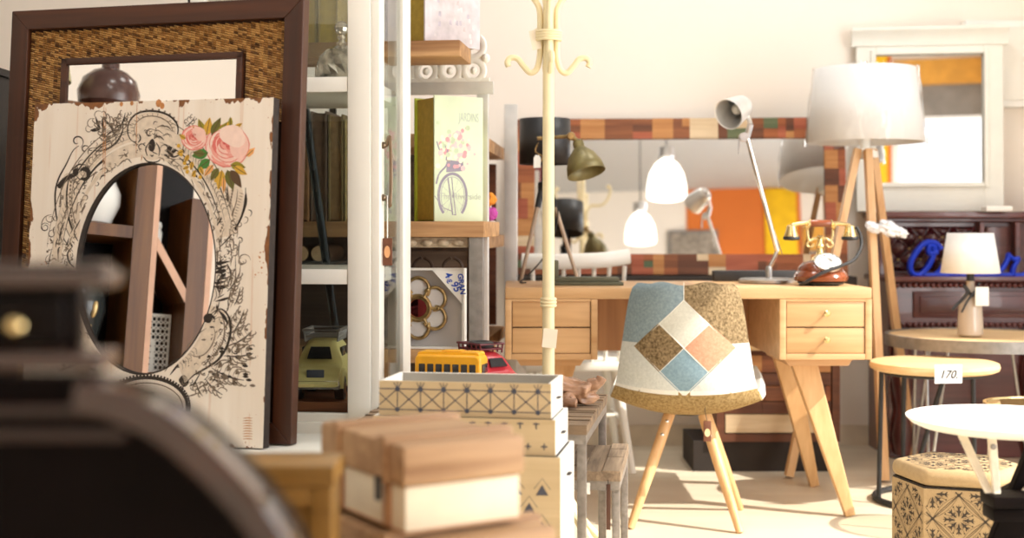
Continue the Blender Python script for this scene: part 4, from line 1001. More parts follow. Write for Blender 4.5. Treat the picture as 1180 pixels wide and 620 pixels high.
def leafy(x, y, ang, Ln, W, n=5, m=1, w=1.4):        # an acanthus spray: spine, lobes, dark gaps
    ca, sa = math.cos(rad(ang)), -math.sin(rad(ang)); px_, py_ = -sa, ca
    sp = [(x+ca*Ln*t_+px_*W*.25*math.sin(t_*2.6), y+sa*Ln*t_+py_*W*.25*math.sin(t_*2.6)) for t_ in (0,.25,.5,.75,1)]; ink(sp, w*1.3, 0)
    for i in range(n):
        t_ = .12+.8*i/n; bx, by = x+ca*Ln*t_, y+sa*Ln*t_; ww = W*(1-.55*t_)
        for sg in (-1,1):
            tx, ty = bx+ca*Ln*.28+sg*px_*ww, by+sa*Ln*.28+sg*py_*ww
            mx_, my_ = bx+ca*Ln*.05+sg*px_*ww*.75, by+sa*Ln*.05+sg*py_*ww*.75
            ink([(bx,by),(mx_,my_),(tx,ty),(tx+ca*Ln*.03-sg*px_*ww*.35,ty+sa*Ln*.03-sg*py_*ww*.35)], w, m, n=4)
            if i % 2 == 0: fil([(bx+ca*2+sg*px_*ww*.15,by+sa*2+sg*py_*ww*.15),(mx_,my_),(bx+ca*Ln*.16+sg*px_*ww*.45,by+sa*Ln*.16+sg*py_*ww*.45)], 1, 0, 3)
# scroll bands around the oval
def band(a0, a1, k0, k1, m=4, n=16, k2=None):
    k2 = k1 if k2 is None else k2
    for i in range(n):
        u, v = i/n, (i+1)/n; A, B = a0+(a1-a0)*u, a0+(a1-a0)*v; e0, e1 = k1+(k2-k1)*u, k1+(k2-k1)*v; pk.poly([L(*el(A,k0)),L(*el(B,k0)),L(*el(B,e1)),L(*el(A,e0))], m, 0)
for a0, a1 in ((98,178),(14,82)):
    band(a0,a1,1.22,1.36); band(a0,a1,1.09,1.13)
band(60,120,1.06,1.2); band(-62,-20,1.03,1.24); band(178,230,1.06,1.4)
for a0, a1 in ((98,205),(-20,82),(-66,-22)):
    n_ = int(abs(a1-a0)*.9)
    for i in range(n_):
        a = a0+(a1-a0)*i/n_+rs.uniform(-1,1); k = rs.choice((1.05,1.1,1.14,1.25,1.3,1.37)); ink([el(a,k),el(a+rs.uniform(1,4),k+rs.uniform(.01,.03)),el(a+rs.uniform(3,8),k+rs.uniform(-.02,.05))], rs.uniform(.8,2.0), rs.choice((0,1,1)), n=3)
scribble(96,180,1.06,1.4,54,4); scribble(0,84,1.06,1.4,46,4); scribble(-64,-20,1.06,1.36,34,4)
for i in range(70):
    a = rs.choice((rs.uniform(98,200),rs.uniform(-10,82),rs.uniform(-60,-20))); x, y = el(a, rs.uniform(1.06,1.38)); h = rs.uniform(0,360); pk.leaf(*L(x,y), h, mm(rs.uniform(4,8)), mm(rs.uniform(1.5,3)), rs.choice((0,1,1)))
fil([(152,160),(150,142),(164,131),(186,131),(202,145),(200,160),(186,182),(164,182)],4)
fil([(72,206),(84,202),(90,230),(92,268),(84,276),(74,250)],4); fil([(280,220),(268,216),(252,240),(250,272),(266,268),(278,246)],4)
for a0, a1 in ((100,172),(20,80)):
    arc(a0,a1,1.09,1.11,1.1,1); arc(a0,a1,1.19,1.22,1.8,0); arc(a0,a1,1.25,1.27,1.0,1); arc(a0,a1,1.33,1.36,2.0,0); hatch(a0+4,a1-4,1.24,1.33,26)
    arc(a0+2,a1,1.40,1.44,1.4,1)
ink([(150,183),(162,178),(170,186),(182,186),(190,178),(200,182)], 1.6); ink([(152,188),(140,178),(122,184),(108,196),(98,212)], 2.2)
# left C-scroll
ink([(91,168),(84,174),(76,190),(68,205),(64,220),(64,240),(67,258),(74,276),(84,290)], 2.4); ink([(72,205),(70,225),(71,245),(77,265),(86,282)], 1.8,1); ink([(80,202),(77,222),(78,245),(84,266),(90,278)], 3.0); ink([(86,203),(83,225),(84,245),(89,262)], 1.4,1)
for i in range(15):
    t_ = i/14; x = 79.5-3.4*math.sin(t_*PI*.9)+t_*5; y = 205+t_*62; dot(x+2.5, y, 1.35, 1, 1.8)
spiral(89,163,8,2,-60,300,1.8); fil([(66,214),(72,206),(82,200),(87,203),(78,208),(70,217)]); fil([(92,196),(98,192),(104,196),(104,204),(98,209),(93,205),(99,204),(99,198)]); spiral(96,200,9,3,150,520,1.6)
fil([(84,196),(90,194),(90,201),(86,203)]); ink([(99,190),(90,190),(82,197)], 1.6)
# plume upper left
leafy(134,160,128,32,15,5); leafy(136,150,70,22,8,4); ink([(142,140),(141,152),(135,163),(125,171),(112,174),(102,173)], 2.6); ink([(138,152),(130,163),(116,169),(104,171)], 1.4,1); spiral(98,172,5,1.5,0,330,1.6)
fil([(110,134),(114,142),(116,148),(112,145)]); fil([(118,136),(120,144),(122,150),(117,145)]); fil([(104,150),(112,147),(116,149),(109,152)]); fil([(117,154),(121,154),(123,158),(118,158)]); fil([(127,142),(130,146),(132,150),(128,148)])
spiral(106,143,7,3,60,300,1.1,1); spiral(113,133,6,3,30,240,1.0,1); spiral(103,149,5,2,100,360,1.0,1)
scribble(98,124,1.34,1.5,26,4)
# crest shell
ink([(158,166),(150,160),(147,150),(150,139),(158,131),(170,128),(184,129),(196,134),(204,143),(205,153),(201,161),(193,165)], 2.6); ink([(160,160),(155,152),(157,142),(166,135),(178,134),(190,138),(198,147),(197,156),(192,160)], 1.4,1)
for i in range(17):
    a = rad(205-230*i/16); ink([(176+21*math.cos(a),148-14*math.sin(a)),(176+26*math.cos(a),148-18*math.sin(a))], 1.0, 1, n=2)
    if 2 < i < 15: dot(176+29*math.cos(a),147-21*math.sin(a),1.4,1)
ink([(158,166),(162,160),(160,154)], 2); ink([(193,165),(188,158),(190,152)], 2)
spiral(173,154,6,1.5,40,330,1.8); spiral(182,155,5,1.5,140,-120,1.6); fil([(172,164),(176,160),(179,166),(177,174),(172,173)]); ink([(172,164),(168,172),(170,180)],1.8); ink([(180,164),(184,172),(183,180)],1.8); scribble(80,98,1.08,1.36,22,3)
spiral(163,170,5,2,0,280,1.4); spiral(190,171,5,2,180,-100,1.4)
fil([(193,170),(200,164),(208,160),(211,166),(206,172),(198,178),(193,176)]);
for i in range(3): ink([(196+i*3.4,176-i*2.6),(203+i*2.6,165-i*1.2)], .9, 2, n=2)
ink([(193,168),(194,176),(200,181),(209,176),(212,166)], 2)
leafy(214,146,50,16,6,3,1,1.0)
# side clusters, left lower
for (x, y) in ((58,252),(52,262),(60,270),(68,262),(66,280),(60,290),(70,296),(58,300),(66,306),(76,290),(78,302),(72,312)):
    spiral(x, y, rs.uniform(4,7), 2, rs.uniform(0,360), rs.uniform(360,600), 1.2, rs.choice((0,1)))
for i in range(26): dot(rs.uniform(54,84), rs.uniform(280,318), rs.uniform(.7,1.8), 1)
ink([(60,247),(52,250),(48,258),(50,266)],1.2,1); ink([(84,284),(78,292),(80,302),(86,308)],2.4); ink([(54,310),(62,322),(60,336),(66,350)],1.2,1)
scribble(176,196,1.07,1.28,26,4)
# right C-scroll under the roses
ink([(283,216),(283,232),(279,248),(272,262),(262,276),(252,286)], 2.6); ink([(274,218),(272,234),(266,250),(256,268)],1.6,1); ink([(262,214),(262,232),(256,250),(247,264)], 2.4); ink([(254,214),(253,230),(247,246),(240,258)],1.2,1); 
for i in range(14): t_ = i/13; dot(268-t_*14+2*math.sin(t_*3), 220+t_*46, 1.3, 1, 1.9)
for i in range(14): t_ = i/13; ink([(276-t_*12,222+t_*42),(281-t_*13,224+t_*42)], .9, 1, n=2)
fil([(283,222),(285,232),(281,246),(276,254),(280,240)])
for (x, y) in ((286,244),(282,252),(276,258),(272,266),(268,274),(276,276),(264,282),(270,286)): spiral(x, y, rs.uniform(4,6), 1.5, rs.uniform(0,360), rs.uniform(360,560), 1.2, rs.choice((0,1)))
spiral(281,300,8,2,0,400,1.4,1); spiral(279,302,5,1,90,420,1.2,1); scribble(-2,14,1.1,1.36,18,4)
for i in range(10): fil([(247+rs.uniform(0,14),302+i*4.6),(252+rs.uniform(0,14),301+i*4.6),(251+rs.uniform(0,12),305+i*4.6),(247+rs.uniform(0,8),306+i*4.6)],0,0,3)
ink([(258,298),(250,306),(256,316),(250,328),(254,340)],2.6); ink([(262,304),(266,316),(262,330)],2)
leafy(262,336,60,26,9,4); leafy(270,352,75,22,8,4)
# lower right acanthus scroll
ink([(243,362),(254,356),(263,364),(266,380),(262,398),(252,414),(238,424),(224,432),(214,442)], 3.0); ink([(246,368),(256,366),(259,380),(256,396),(247,408),(234,418)],1.8,1); spiral(240,368,8,2,-30,330,2.0); fil([(236,366),(241,362),(245,366),(242,372),(237,371)]); fil([(252,358),(260,364),(263,374),(258,368)])
ink([(218,407),(226,411),(236,408),(244,398),(248,386),(246,376)],1.6,1); ink([(214,402),(220,394),(230,384),(238,378)],1.2,1); hatch(-46,-62,1.03,1.12,6)
for i in range(16): t_ = i/15; ink([(259-t_*20,382+t_*32),(264-t_*20,386+t_*34)], 1.0, 1, n=2)
leafy(266,398,38,30,12,5); leafy(258,410,8,34,13,5); leafy(244,424,-18,40,15,6); leafy(236,436,-40,28,10,4); leafy(268,384,66,30,9,5); leafy(226,440,-62,18,8,3)
for (x, y) in ((268,394),(262,412),(250,424),(236,430),(272,404),(256,432),(246,440)): spiral(x, y, rs.uniform(4,6.5), 1.5, rs.uniform(0,360), rs.uniform(300,520), 1.4, rs.choice((0,1)))
for i in range(22): fil([(x_:=236+rs.uniform(0,52), y_:=400+rs.uniform(0,48)),(x_+4,y_-1.5),(x_+7,y_+1),(x_+3,y_+2)],rs.choice((0,1)),0,3)
ink([(206,420),(212,428),(214,440),(208,450)],2.4); ink([(190,428),(198,418),(206,414),(214,404)],1.8); ink([(196,432),(204,422),(212,414)],2.6); fil([(206,438),(212,432),(218,440),(212,446)])
# mirrored lower left, mostly behind the desk
leafy(84,372,200,30,12,5); leafy(80,350,150,26,10,4); leafy(96,404,210,34,12,5); scribble(196,232,1.06,1.4,60,5); ink([(88,364),(78,372),(72,388),(76,404),(90,418),(112,428)],2.6)
# cartouche
arcp = [(168+48*math.cos(rad(a)), 468-33*math.sin(rad(a))) for a in range(-10,191,10)]; ink(arcp, 4.2, 0, False, 3)
for i in range(44): a = rad(-8+196*i/43); dot(168+51*math.cos(a), 468-36*math.sin(a), 1.5, 0)
arcp = [(168+43*math.cos(rad(a)), 470-29*math.sin(rad(a))) for a in range(-10,191,10)]; ink(arcp, 1.2, 1, False, 3)
for i in range(10): dot(rs.uniform(292,304), rs.uniform(290,320), rs.uniform(.6,1.4), 3); dot(rs.uniform(40,54), rs.uniform(300,316), rs.uniform(.6,1.4), 3)
for x, y, r in ((183,119,5),(187,122,4),(152,119,3),(140,120,3)): dot(x, y, r*.8, 3, r)
for y in range(482,508,3): ink([(280,y),(285,y-.5),(291,y)], 1.1, 3, n=2)
for x, y0, y1 in ((122,124,212),(158,118,180),(164,178,186),(120,120,200)): ink([(x,y0),(x-.6,(y0+y1)/2),(x-1.2,y1)], 1.1, 3, n=2)
m_ink2 = mk('faded_print', lin(122,108,94), .8, var=.25, scale=120); m_rust = mk('rust_print', lin(196,136,84), .8, var=.25, scale=90)
pk.build('printed_scrollwork', [m_ink, m_ink2, m_panel, m_rust, mk('pale_print_wash', lin(226,212,194), .8, var=.12, scale=70)], fp)
for s_, q, z_ in (('ROSE',L(173,455),.0105),('COLLECTION',L(172,464),.0095)):
    text_mesh(s_, z_, m_ink2, 'printed_lettering', fp, M.Translation((q[0],-.0006,q[1])) @ RX(90), .0001)
# roses
pr = Print((0,0,0),(1,0,0),(0,0,1),(0,-1,0),.0007)
pc = [mk('rose_'+n, lin(*c), .7, var=.06, scale=60) for n, c in (('blush',(246,204,192)),('pink',(238,166,154)),('coral',(226,120,112)),('pale',(250,222,210)),('deep',(206,88,86)),
      ('olive',(150,140,40)),('gold',(214,170,60)),('green',(70,130,56)),('moss',(104,104,44)),('bark',(92,68,44)),('peach',(240,178,110)))]
def gl_(x, y, ang, Ln, W, m):
    a, c = L(x, y); pr.leaf(a, c, ang, mm(Ln), mm(W), m); pr.line([(a,c),(a+mm(Ln)*.9*math.cos(rad(ang)),c+mm(Ln)*.9*math.sin(rad(ang)))], mm(.9), 9)
for x, y, an, Ln, W, m in ((236,158,112,24,11,5),(238,156,80,22,12,6),(244,156,62,24,12,8),(250,156,48,22,9,5),(232,160,128,20,8,6),(262,150,70,16,7,6),(266,146,95,12,6,5),(270,148,30,12,6,6),
      (240,176,190,22,13,7),(242,184,215,20,12,7),(236,178,170,16,9,8),(266,190,-10,20,11,5),(270,192,-30,20,10,6),(262,196,-70,26,13,8),(266,196,-55,26,12,9),(256,196,-100,24,12,6),(252,194,-125,18,10,8),(246,190,230,18,8,10),(258,204,-88,20,6,10),
      (280,178,20,14,7,6),(284,180,40,12,7,10),(214,160,150,10,6,6),(212,174,200,10,6,6),(218,178,240,12,6,6),(222,186,260,11,6,6),(230,192,300,12,6,6),(226,196,235,10,5,6),(218,192,200,9,5,6)):
    gl_(x, y, an, Ln, W, m)
def rose(x, y, R, tilt=0, seed=0):
    r_ = random.Random(seed)
    for ring, (rr_, n, cols) in enumerate(((1.0,7,(0,3,1)),(.82,6,(1,0,3)),(.66,6,(0,1,2)),(.5,5,(1,2,0)),(.34,4,(2,1)),(.2,3,(4,2)))):
        for k in range(n):
            a = 360*k/n+ring*31+tilt+r_.uniform(-8,8); c_, s2 = math.cos(rad(a)), math.sin(rad(a)); d = R*rr_*.52
            px_, py_ = x+c_*d, y+ring*R*-.03-s2*d*.92; w_, h_ = R*rr_*.62, R*rr_*.46; pts = []
            for i in range(14):
                q = 2*PI*i/14; lx = h_*math.cos(q)*(1+.1*math.cos(3*q)); ly = w_*math.sin(q); pts.append(L(px_+lx*c_-ly*s2, py_-(lx*s2+ly*c_)))
            pr.poly(pts, cols[k % len(cols)])
            e = [L(px_+(h_*math.cos(q))*c_-(w_*math.sin(q))*s2, py_-((h_*math.cos(q))*s2+(w_*math.sin(q))*c_)) for q in [rad(v) for v in range(-75,76,25)]]
            pr.line(e, mm(1.1), (2,3,2,3,4,4)[ring] if k % 2 else 2, taper=True)
rose(262,168,26,10,3); rose(224,159,15,40,5)
fil2 = [(283,176),(288,172),(294,170),(292,177),(287,181)]; pr.poly([L(*q) for q in fil2], 10); pr.poly([L(*q) for q in ((284,178),(288,174),(291,173),(289,179))], 2)
for x, y in ((206,168),(213,188),(216,198),(224,202),(231,204),(209,178),(249,208),(256,212)): a, c = L(x,y); pr.disc(a, c, mm(2.6), 6, n=7)
pr.build('painted_roses', pc, fp)

# ================================================================== white display cabinet
cab = thing('display_cabinet', 'white glazed display cabinet with a bow handle door, beside the dark framed mirror', 'cabinet', (P(427,0,3.2).x,3.2,0), RZ(-6.5))
CW_, CD_, CT = .46, .45, 1.95
def zc(y, D=3.24): return H-(y-YH)/1500*D
b = MB(); b.bbox((-CW_,0,.03),(0,CD_,.475),.004); b.build('base', m_white, cab)
for (x0,x1,y0,y1) in ((-.058,0,0,.03),(-CW_,-CW_+.04,0,.03),(-.04,0,CD_-.06,CD_),(-CW_,-CW_+.04,CD_-.03,CD_)): MB().bbox((x0,y0,.475),(x1,y1,CT),.003).build('post', m_white, cab)
b = MB(); b.bbox((-CW_-.01,-.01,CT),(.01,CD_+.01,CT+.05),.006); b.build('top', m_white, cab)
for q in (.475,CT-.06): MB().box((-CW_+.04,.004,q),(-.058,.026,q+(.022 if q < 1 else .06))).build('side_rail', m_white, cab, bevel=.002, flat=True)
zs1, zs2 = zc(90), zc(310)
for z in (zs1, zs2):
    b = MB(); b.bbox((-CW_+.005,.031,z-.037),(-.012,CD_-.012,z),.002); b.build('shelf', m_white, cab)
    MB().bbox((-CW_+.04,.002,z-.037),(-.0585,.0309,z),.002).build('shelf_edge', m_white, cab)
MB().box((-CW_+.005,.031,.476),(-.012,CD_-.035,.520)).build('floor_board', patch[6], cab, flat=True)
MB().box((-CW_+.04,.012,.497),(-.058,.015,CT-.06)).build('side_glass', m_glass, cab, flat=True)
b = MB(); b.box((-CW_+.04,.008,.497),(-CW_+.044,.02,CT-.06)); b.build('glazing_bead', m_chrome, cab, flat=True)
MB().box((-CW_+.01,.03,.5),(-CW_+.014,CD_-.03,CT)).build('far_side_glass', m_glass, cab, flat=True)
MB().box((-CW_+.04,CD_-.02,.5),(-.04,CD_-.016,CT)).build('back_glass', m_glass, cab, flat=True)
dr = MB(); dr.bbox((.001,.004,.49),(.022,.058,CT-.01),.003); dr.bbox((.001,.30,.49),(.022,.405,CT-.01),.003); dr.box((.001,.058,.49),(.022,.30,.545)); dr.box((.001,.058,CT-.07),(.022,.30,CT-.01)); door = dr.build('door', m_white, cab)
MB().box((.010,.058,.545),(.013,.30,CT-.07)).build('door_glass', m_glass, door, flat=True)
b = MB(); z0, z1 = zc(168,3.25), zc(228,3.25); b.tube(catmull([(.022,.035,z1-.004),(.032,.035,z1-.0),(.041,.035,z1-.02),(.044,.035,(z0+z1)/2),(.041,.035,z0+.02),(.032,.035,z0),(.022,.035,z0+.004)][::-1],6), .0048, 10)
for z in (z0,z1): b.ball((.024,.035,z), .009, n=10)
b.build('handle', mk('dark_bronze', (.20,.15,.10), .35, 1, .15, 30), door)
zt = zc(290,3.25); t = thing('slice_tag', 'small brown tag with a pale wood slice hanging from the cabinet door handle', 'tag', cab.matrix_world @ V((.036,.03,zt)), RZ(-6.5))
b = MB(); b.bbox((-.012,-.003,-.034),(.012,.003,.034),.002); b.build('card', patch[1], t); b = MB(); b.lathe([(.0075,0),(.0075,.0015)], (0,-.003,0), 16, X=RX(90), sy=2.0); b.build('wood_slice', mk('wood_slice', lin(226,170,120), .6), t); b = MB(); b.tube([(0,0,.034),(.0,0,.08),(.0,.0,.14)], .0014, 5); b.build('string', m_paper, t)
def on_cab(x, y, z): return cab.matrix_world @ V((x,y,z))
# crystal cloche
cl = thing('glass_cloche', 'cut glass domed cloche with faceted knob on the upper cabinet shelf', 'cloche', on_cab(-.115,.17,zs1+.0005))
m_cryst = mk('cut_crystal', lin(196,184,168), .08, .55, var=.5, scale=45, coat=.8)
b = MB(); n = 22; prof = [(.066,.0),(.068,.02),(.065,.045),(.056,.07),(.04,.088),(.02,.098),(.008,.102)]; vs = []; fs = []
for i, (r, z) in enumerate(prof):
    for k in range(n): a = 2*PI*(k+.5*(i % 2))/n; q = r*(1+.05*((k+i) % 2)); vs.append((q*math.cos(a),q*math.sin(a),z))
for i in range(len(prof)-1):
    for k in range(n): fs += [(i*n+k,i*n+(k+1) % n,(i+1)*n+k),(i*n+(k+1) % n,(i+1)*n+(k+1) % n,(i+1)*n+k)]
b.add(vs, fs); b.build('dome', m_cryst, cl, flat=True)
b = MB(); b.lathe([(.008,.1),(.014,.106),(.006,.114),(.012,.122),(.006,.13)], n=14); b.ball((0,0,.146), .019, n=10); b.build('knob', m_cryst, cl, flat=True)
# leaning dark steel pole behind the cabinet
b = MB(); A = P(347,90,3.70); C = P(399,470,3.70); dA = (C-A).normalized(); C2 = A+dA*((.004-A.z)/dA.z); A2 = A-dA*.25; b.tube([A2, C2], .0125, 14)
tag(b.build('steel_pole', mk('dark_steel_tube', (.05,.055,.06), .25, .8, .1, 8)), 'dark steel tube leaning behind the glass of the white cabinet', 'pole')

# ================================================================== industrial rack and what stands on it
m_bright = mk('bright_zinc', (.72,.72,.71), .4, .5, .08, 14)
rk = thing('industrial_rack', 'raw steel rack with thick rough wooden planks between cabinet and coat stand', 'shelf', (P(553,0,3.75).x,3.75,0), RZ(-7))
def on_rk(x, y, z): return rk.matrix_world @ V((x,y,z))
def rz_(y, D=3.76): return H-(y-YH)/1500*D
zm, ztp, zl = rz_(255), rz_(47), rz_(404)
for (x0,x1,z,th,y0,y1) in ((-1.0,.012,zm,.046,-.005,.34),(-1.0,-.055,ztp,.046,-.02,.19),(-1.0,.0,zl,.04,.02,.34)):
    b = MB(); b.bbox((x0,y0,z-th),(x1,y1,z),.004); b.build('plank', m_plank, rk)
for (x0,y0,h_) in ((-.032,.001,zm-.0465),(-.99,.001,zm-.0465)): MB().bbox((x0,y0,0),(x0+.04,y0+.03,h_),.002).build('post', m_steelraw, rk)
for (x0,y0,h_) in ((-.06,.341,1.38),(-.99,.341,1.5)): MB().bbox((x0,y0,0),(x0+.035,y0+.03,h_),.002).build('post', m_bright, rk)
b = MB(); b.box((-.98,.28,rz_(108,4.03)),(.0,.295,rz_(94,4.03))); b.build('crossbar', m_bright, rk, flat=True)
b = MB(); b.box((-.98,.28,zm),(-.96,.295,rz_(108,4.03))); b.box((-.52,.28,zm),(-.50,.295,rz_(108,4.03))); b.box((-.98,.275,rz_(94,4.03)),(-.96,.295,ztp+.2)); b.build('upright', m_black, rk, flat=True)
MB().box((-.95,.372,.2),(-.08,.38,1.19)).build('back_sheet', wood('dark_back_board', lin(58,46,38), lin(110,90,74), 'X', 20, .8), rk, flat=True)
rk2 = thing('industrial_rack', 'second steel rack with rough planks seen between the bicycle book box and the coat stand', 'shelf', (-.096,4.2,0), RZ(-5))
def on_r2(x, y, z): return rk2.matrix_world @ V((x,y,z))
for z, th in ((1.262,.045),(.932,.045),(.585,.045)):
    b = MB(); b.bbox((-.9,0,z-th),(0,.765,z),.004); b.build('plank', m_plank, rk2)
for (x0,y0,h_) in ((.0,.768,1.43),(-.9,.768,1.43),(-.9,-.03,1.43),(-.10,-.034,1.2)): MB().bbox((x0,y0,0),(x0+.048,y0+.03,h_),.002).build('post', m_bright, rk2)
MB().box((-.85,.74,.59),(-.03,.764,1.2)).build('back_sheet', patch[1], rk2, flat=True)
# white fretwork behind the top plank
t = thing('carved_ornament', 'white carved fretwork ornament behind the top plank of the rack', 'ornament', on_rk(-.012,.278,rz_(94,4.03)+.0005), RZ(-7))
b = MB(); rr = random.Random(6)
for i in range(5):
    x = -.05-.075*i
    for k in range(2): z = .035+.075*k; b.tube([(x+.031*math.cos(2*PI*j/20),.01,z+.033*math.sin(2*PI*j/20)) for j in range(20)], .011, 8, closed=True, flat=.7)
    b.ball((x,.01,.035), .012, n=8); b.ball((x+.0375,.01,.073), .014, n=8)
b.box((-.4,.004,0),(-.0,.016,.012)); b.build('fretwork', m_white, t)
# book boxes
m_oliv = mk('olive_page_block', lin(192,166,76), .7, var=.12, scale=60); m_lime = mk('lime_cover', lin(186,206,60), .5, var=.04)
def book_box(label, px, py, D, yaw, w_, th, h_, cover, spine, group='book boxes'):
    t = thing('book_box', label, 'book', V((P(px,0,D).x,D,py)), RZ(yaw), group)
    b = MB(); b.bbox((0,-.003,0),(w_,.003,h_),.0012); b.build('front_cover', cover, t)
    b = MB(); b.bbox((0,th-.003,0),(w_,th+.003,h_),.0012); b.build('back_cover', spine, t)
    b = MB(); b.box((w_-.006,.003,.004),(w_,th-.003,h_-.004)); b.build('spine', spine, t, flat=True)
    b = MB(); b.box((.008,.0035,.004),(w_-.008,th-.0035,h_-.006)); b.build('page_block', m_oliv, t, flat=True); return t
m_mint = mk('mint_cover', lin(214,228,196), .45, var=.05, scale=12)
bk = book_box('tall mint book box with a bicycle and flowers on its cover, on the middle plank', 500, zm+.0005, 3.83, 33, .168, .118, .372, m_mint, m_lime)
pb = Print((0,-.003,0),(1,0,0),(0,0,1),(0,-1,0),.0003); W_, H_ = .168, .372
wc_ = (.062,.075)
pb.line([(wc_[0]+.048*math.cos(rad(a)), wc_[1]+.066*math.sin(rad(a))) for a in range(-50,231,10)], .0085, 0)
pb.line([(wc_[0]+.040*math.cos(rad(a)), wc_[1]+.057*math.sin(rad(a))) for a in range(-50,231,10)], .0015, 0)
for a in range(0,360,30): pb.line([wc_,(wc_[0]+.04*math.cos(rad(a)),max(.004,wc_[1]+.057*math.sin(rad(a))))], .0006, 0)
pb.line([(.046,.13),(.062,.02),(.074,.02)], .004, 0); pb.line([(.058,.13),(.072,.022)], .003, 0); pb.line([(.044,.19),(.04,.165),(.016,.14),(.006,.11)], .005, 0, smooth=5); pb.line([(.0,.075),(.03,.04),(.06,.03)], .002, 0)
pb.poly([(.04,.145),(.1,.15),(.098,.178),(.042,.182)], 0); pb.line([(.03,.225),(.018,.21),(.008,.235)], .004, 0, smooth=4); pb.line([(.04,.18),(.045,.215),(.03,.226)], .004, 0)
rr = random.Random(12)
for i in range(80):
    x = max(.012,min(.15,rr.gauss(.07,.034))); z = max(.15,min(.29,rr.gauss(.222,.03))); pb.disc(x, z, rr.uniform(.004,.009), rr.choice((1,1,2,3,3,4)), n=7)
for i in range(5): pb.line([(.012,.02+.0*i),(.02,.3)], .0006, 4)
m_bk = [mk('cover_'+n, lin(*c), .6, var=.08, scale=60) for n, c in (('plum_grey',(146,140,156)),('rose',(222,160,166)),('pink',(236,196,196)),('cream',(246,240,214)),('sage',(196,212,176)))]
pb.build('cover_print', m_bk, bk)
text_mesh('The Riverside', .026, mk('cover_type', lin(184,190,180), .7), 'cover_lettering', bk, M.Translation((.088,-.0038,.066)) @ RX(90), .0001)
text_mesh('JARDINS', .030, mk('cover_type_pale', lin(196,206,196), .7), 'cover_lettering', bk, M.Translation((.118,-.0036,.298)) @ RX(90) @ M.Diagonal((.62,1.25,1,1)), .0001)
m_lilac = mk('lilac_grey_cover', lin(214,208,214), .5, var=.14, scale=26)
bk2 = book_box('large pale lilac grey book box overhanging the top plank of the rack', 489, ztp+.0005, 3.76, 52, .25, .13, .36, m_lilac, mk('dark_red_spine', lin(110,40,46), .5))
pb = Print((0,-.003,0),(1,0,0),(0,0,1),(0,-1,0),.0003); rr = random.Random(13)
for i in range(60): x = rr.uniform(.01,.24); z = rr.uniform(.005,.34); pb.poly([(x-.006,z-.004),(x+.006,z-.006),(x+.005,z+.01),(x-.005,z+.008)] if .012 < x < .236 else [(x,z),(x+.001,z),(x,z+.001)], rr.choice((0,1,2)))
pb.build('cover_print', [mk('lilac_'+str(i), lin(*c), .6, var=.15, scale=50) for i, c in enumerate(((196,190,204),(226,220,224),(206,196,200)))], bk2)
gcov = mk('dark_green_cover', lin(20,90,60), .5); t = book_box('book box with dark green edge standing behind the lilac one on the top plank', 489, ztp+.0005, 3.76, 52, .262, .03, .35, mk('mauve_cover', lin(150,120,132), .5), gcov); t.location = bk2.matrix_world @ V((.012,.1375,0))
# books seen through the cabinet glass
x = -.62
for i, (th, h_, c, lab) in enumerate(((.05,.31,(96,86,74),'grey brown book box seen at the left through the cabinet glass, middle plank'),(.052,.30,(178,132,92),'tan book box seen through the cabinet glass, second on the middle plank'),(.05,.325,(110,90,76),'umber book box seen through the cabinet glass, third on the middle plank'),(.045,.315,(128,108,70),'brown book box seen through the cabinet glass beside the post'),(.05,.30,(176,156,108),'straw book box seen through the cabinet door glass'))):
    t = thing('book_box', lab, 'book', on_rk(x,.03,zm+.0005), RZ(-7), 'book boxes'); cm = mk('book_cloth', lin(*c), .7, var=.25, scale=30)
    b = MB(); b.bbox((0,0,0),(.006,.15,h_),.001); b.bbox((th-.006,0,0),(th,.15,h_),.001); b.box((.006,.142,0),(th-.006,.15,h_)); b.build('cover', cm, t); MB().box((.0065,.006,.004),(th-.0065,.1415,h_-.006)).build('page_block', mk('aged_pages', lin(*((120,92,70),(170,132,94),(110,84,64),(140,112,76),(168,140,96))[i]), .8, var=.2, scale=60), t, flat=True); x += th+.004
x = -.62
for i, (th, h_, c, lab) in enumerate(((.06,.28,(84,96,108),'slate book box seen through the cabinet glass on the top plank'),(.07,.30,(150,134,76),'olive brown book box seen through the cabinet glass on the top plank'),(.06,.27,(172,150,90),'ochre book box on the top plank by the cabinet post'))):
    t = thing('book_box', lab, 'book', on_rk(x,.01,ztp+.0005), RZ(-7), 'book boxes'); b = MB(); b.bbox((0,0,0),(.006,.15,h_),.001); b.bbox((th-.006,0,0),(th,.15,h_),.001); b.box((.006,.142,0),(th-.006,.15,h_)); b.build('cover', mk('book_cloth', lin(*c), .7, var=.15, scale=30), t); MB().box((.0065,.006,.004),(th-.0065,.1415,h_-.006)).build('page_block', m_oliv, t, flat=True); x += th+.004
# log slices and carved bracket under the middle plank
m_log = mk('log_end', lin(214,182,140), .8, var=.2, scale=60); m_bark = mk('log_bark', lin(96,72,52), .9)
for i, (x, z) in enumerate(((-.60,.0),(-.545,.0),(-.49,.0))):
    t = thing('log_piece', ('left','middle','right')[i]+' one of three cut logs lying on a ledge, seen through the cabinet glass', 'log', on_rk(x,.05,rz_(302,3.85)+.025), RZ(-7), 'cut logs')
    b = MB(); b.tube([(0,0,0),(0,.2,0)], .025, 20); b.build('bark', m_bark, t); b = MB(); b.lathe([(.0225,0),(.0225,.001),(.001,.0012)], (0,-.0002,0), 20, X=RX(90)); b.build('cut_end', m_log, t)
b = MB(); b.bbox((-.98,.035,rz_(302,3.85)-.014),(-.4,.5,rz_(302,3.85)-.0005),.003); b.build('ledge', m_black, rk)
m_carv = mk('carved_greige', lin(176,160,136), .6, var=.3, scale=50)
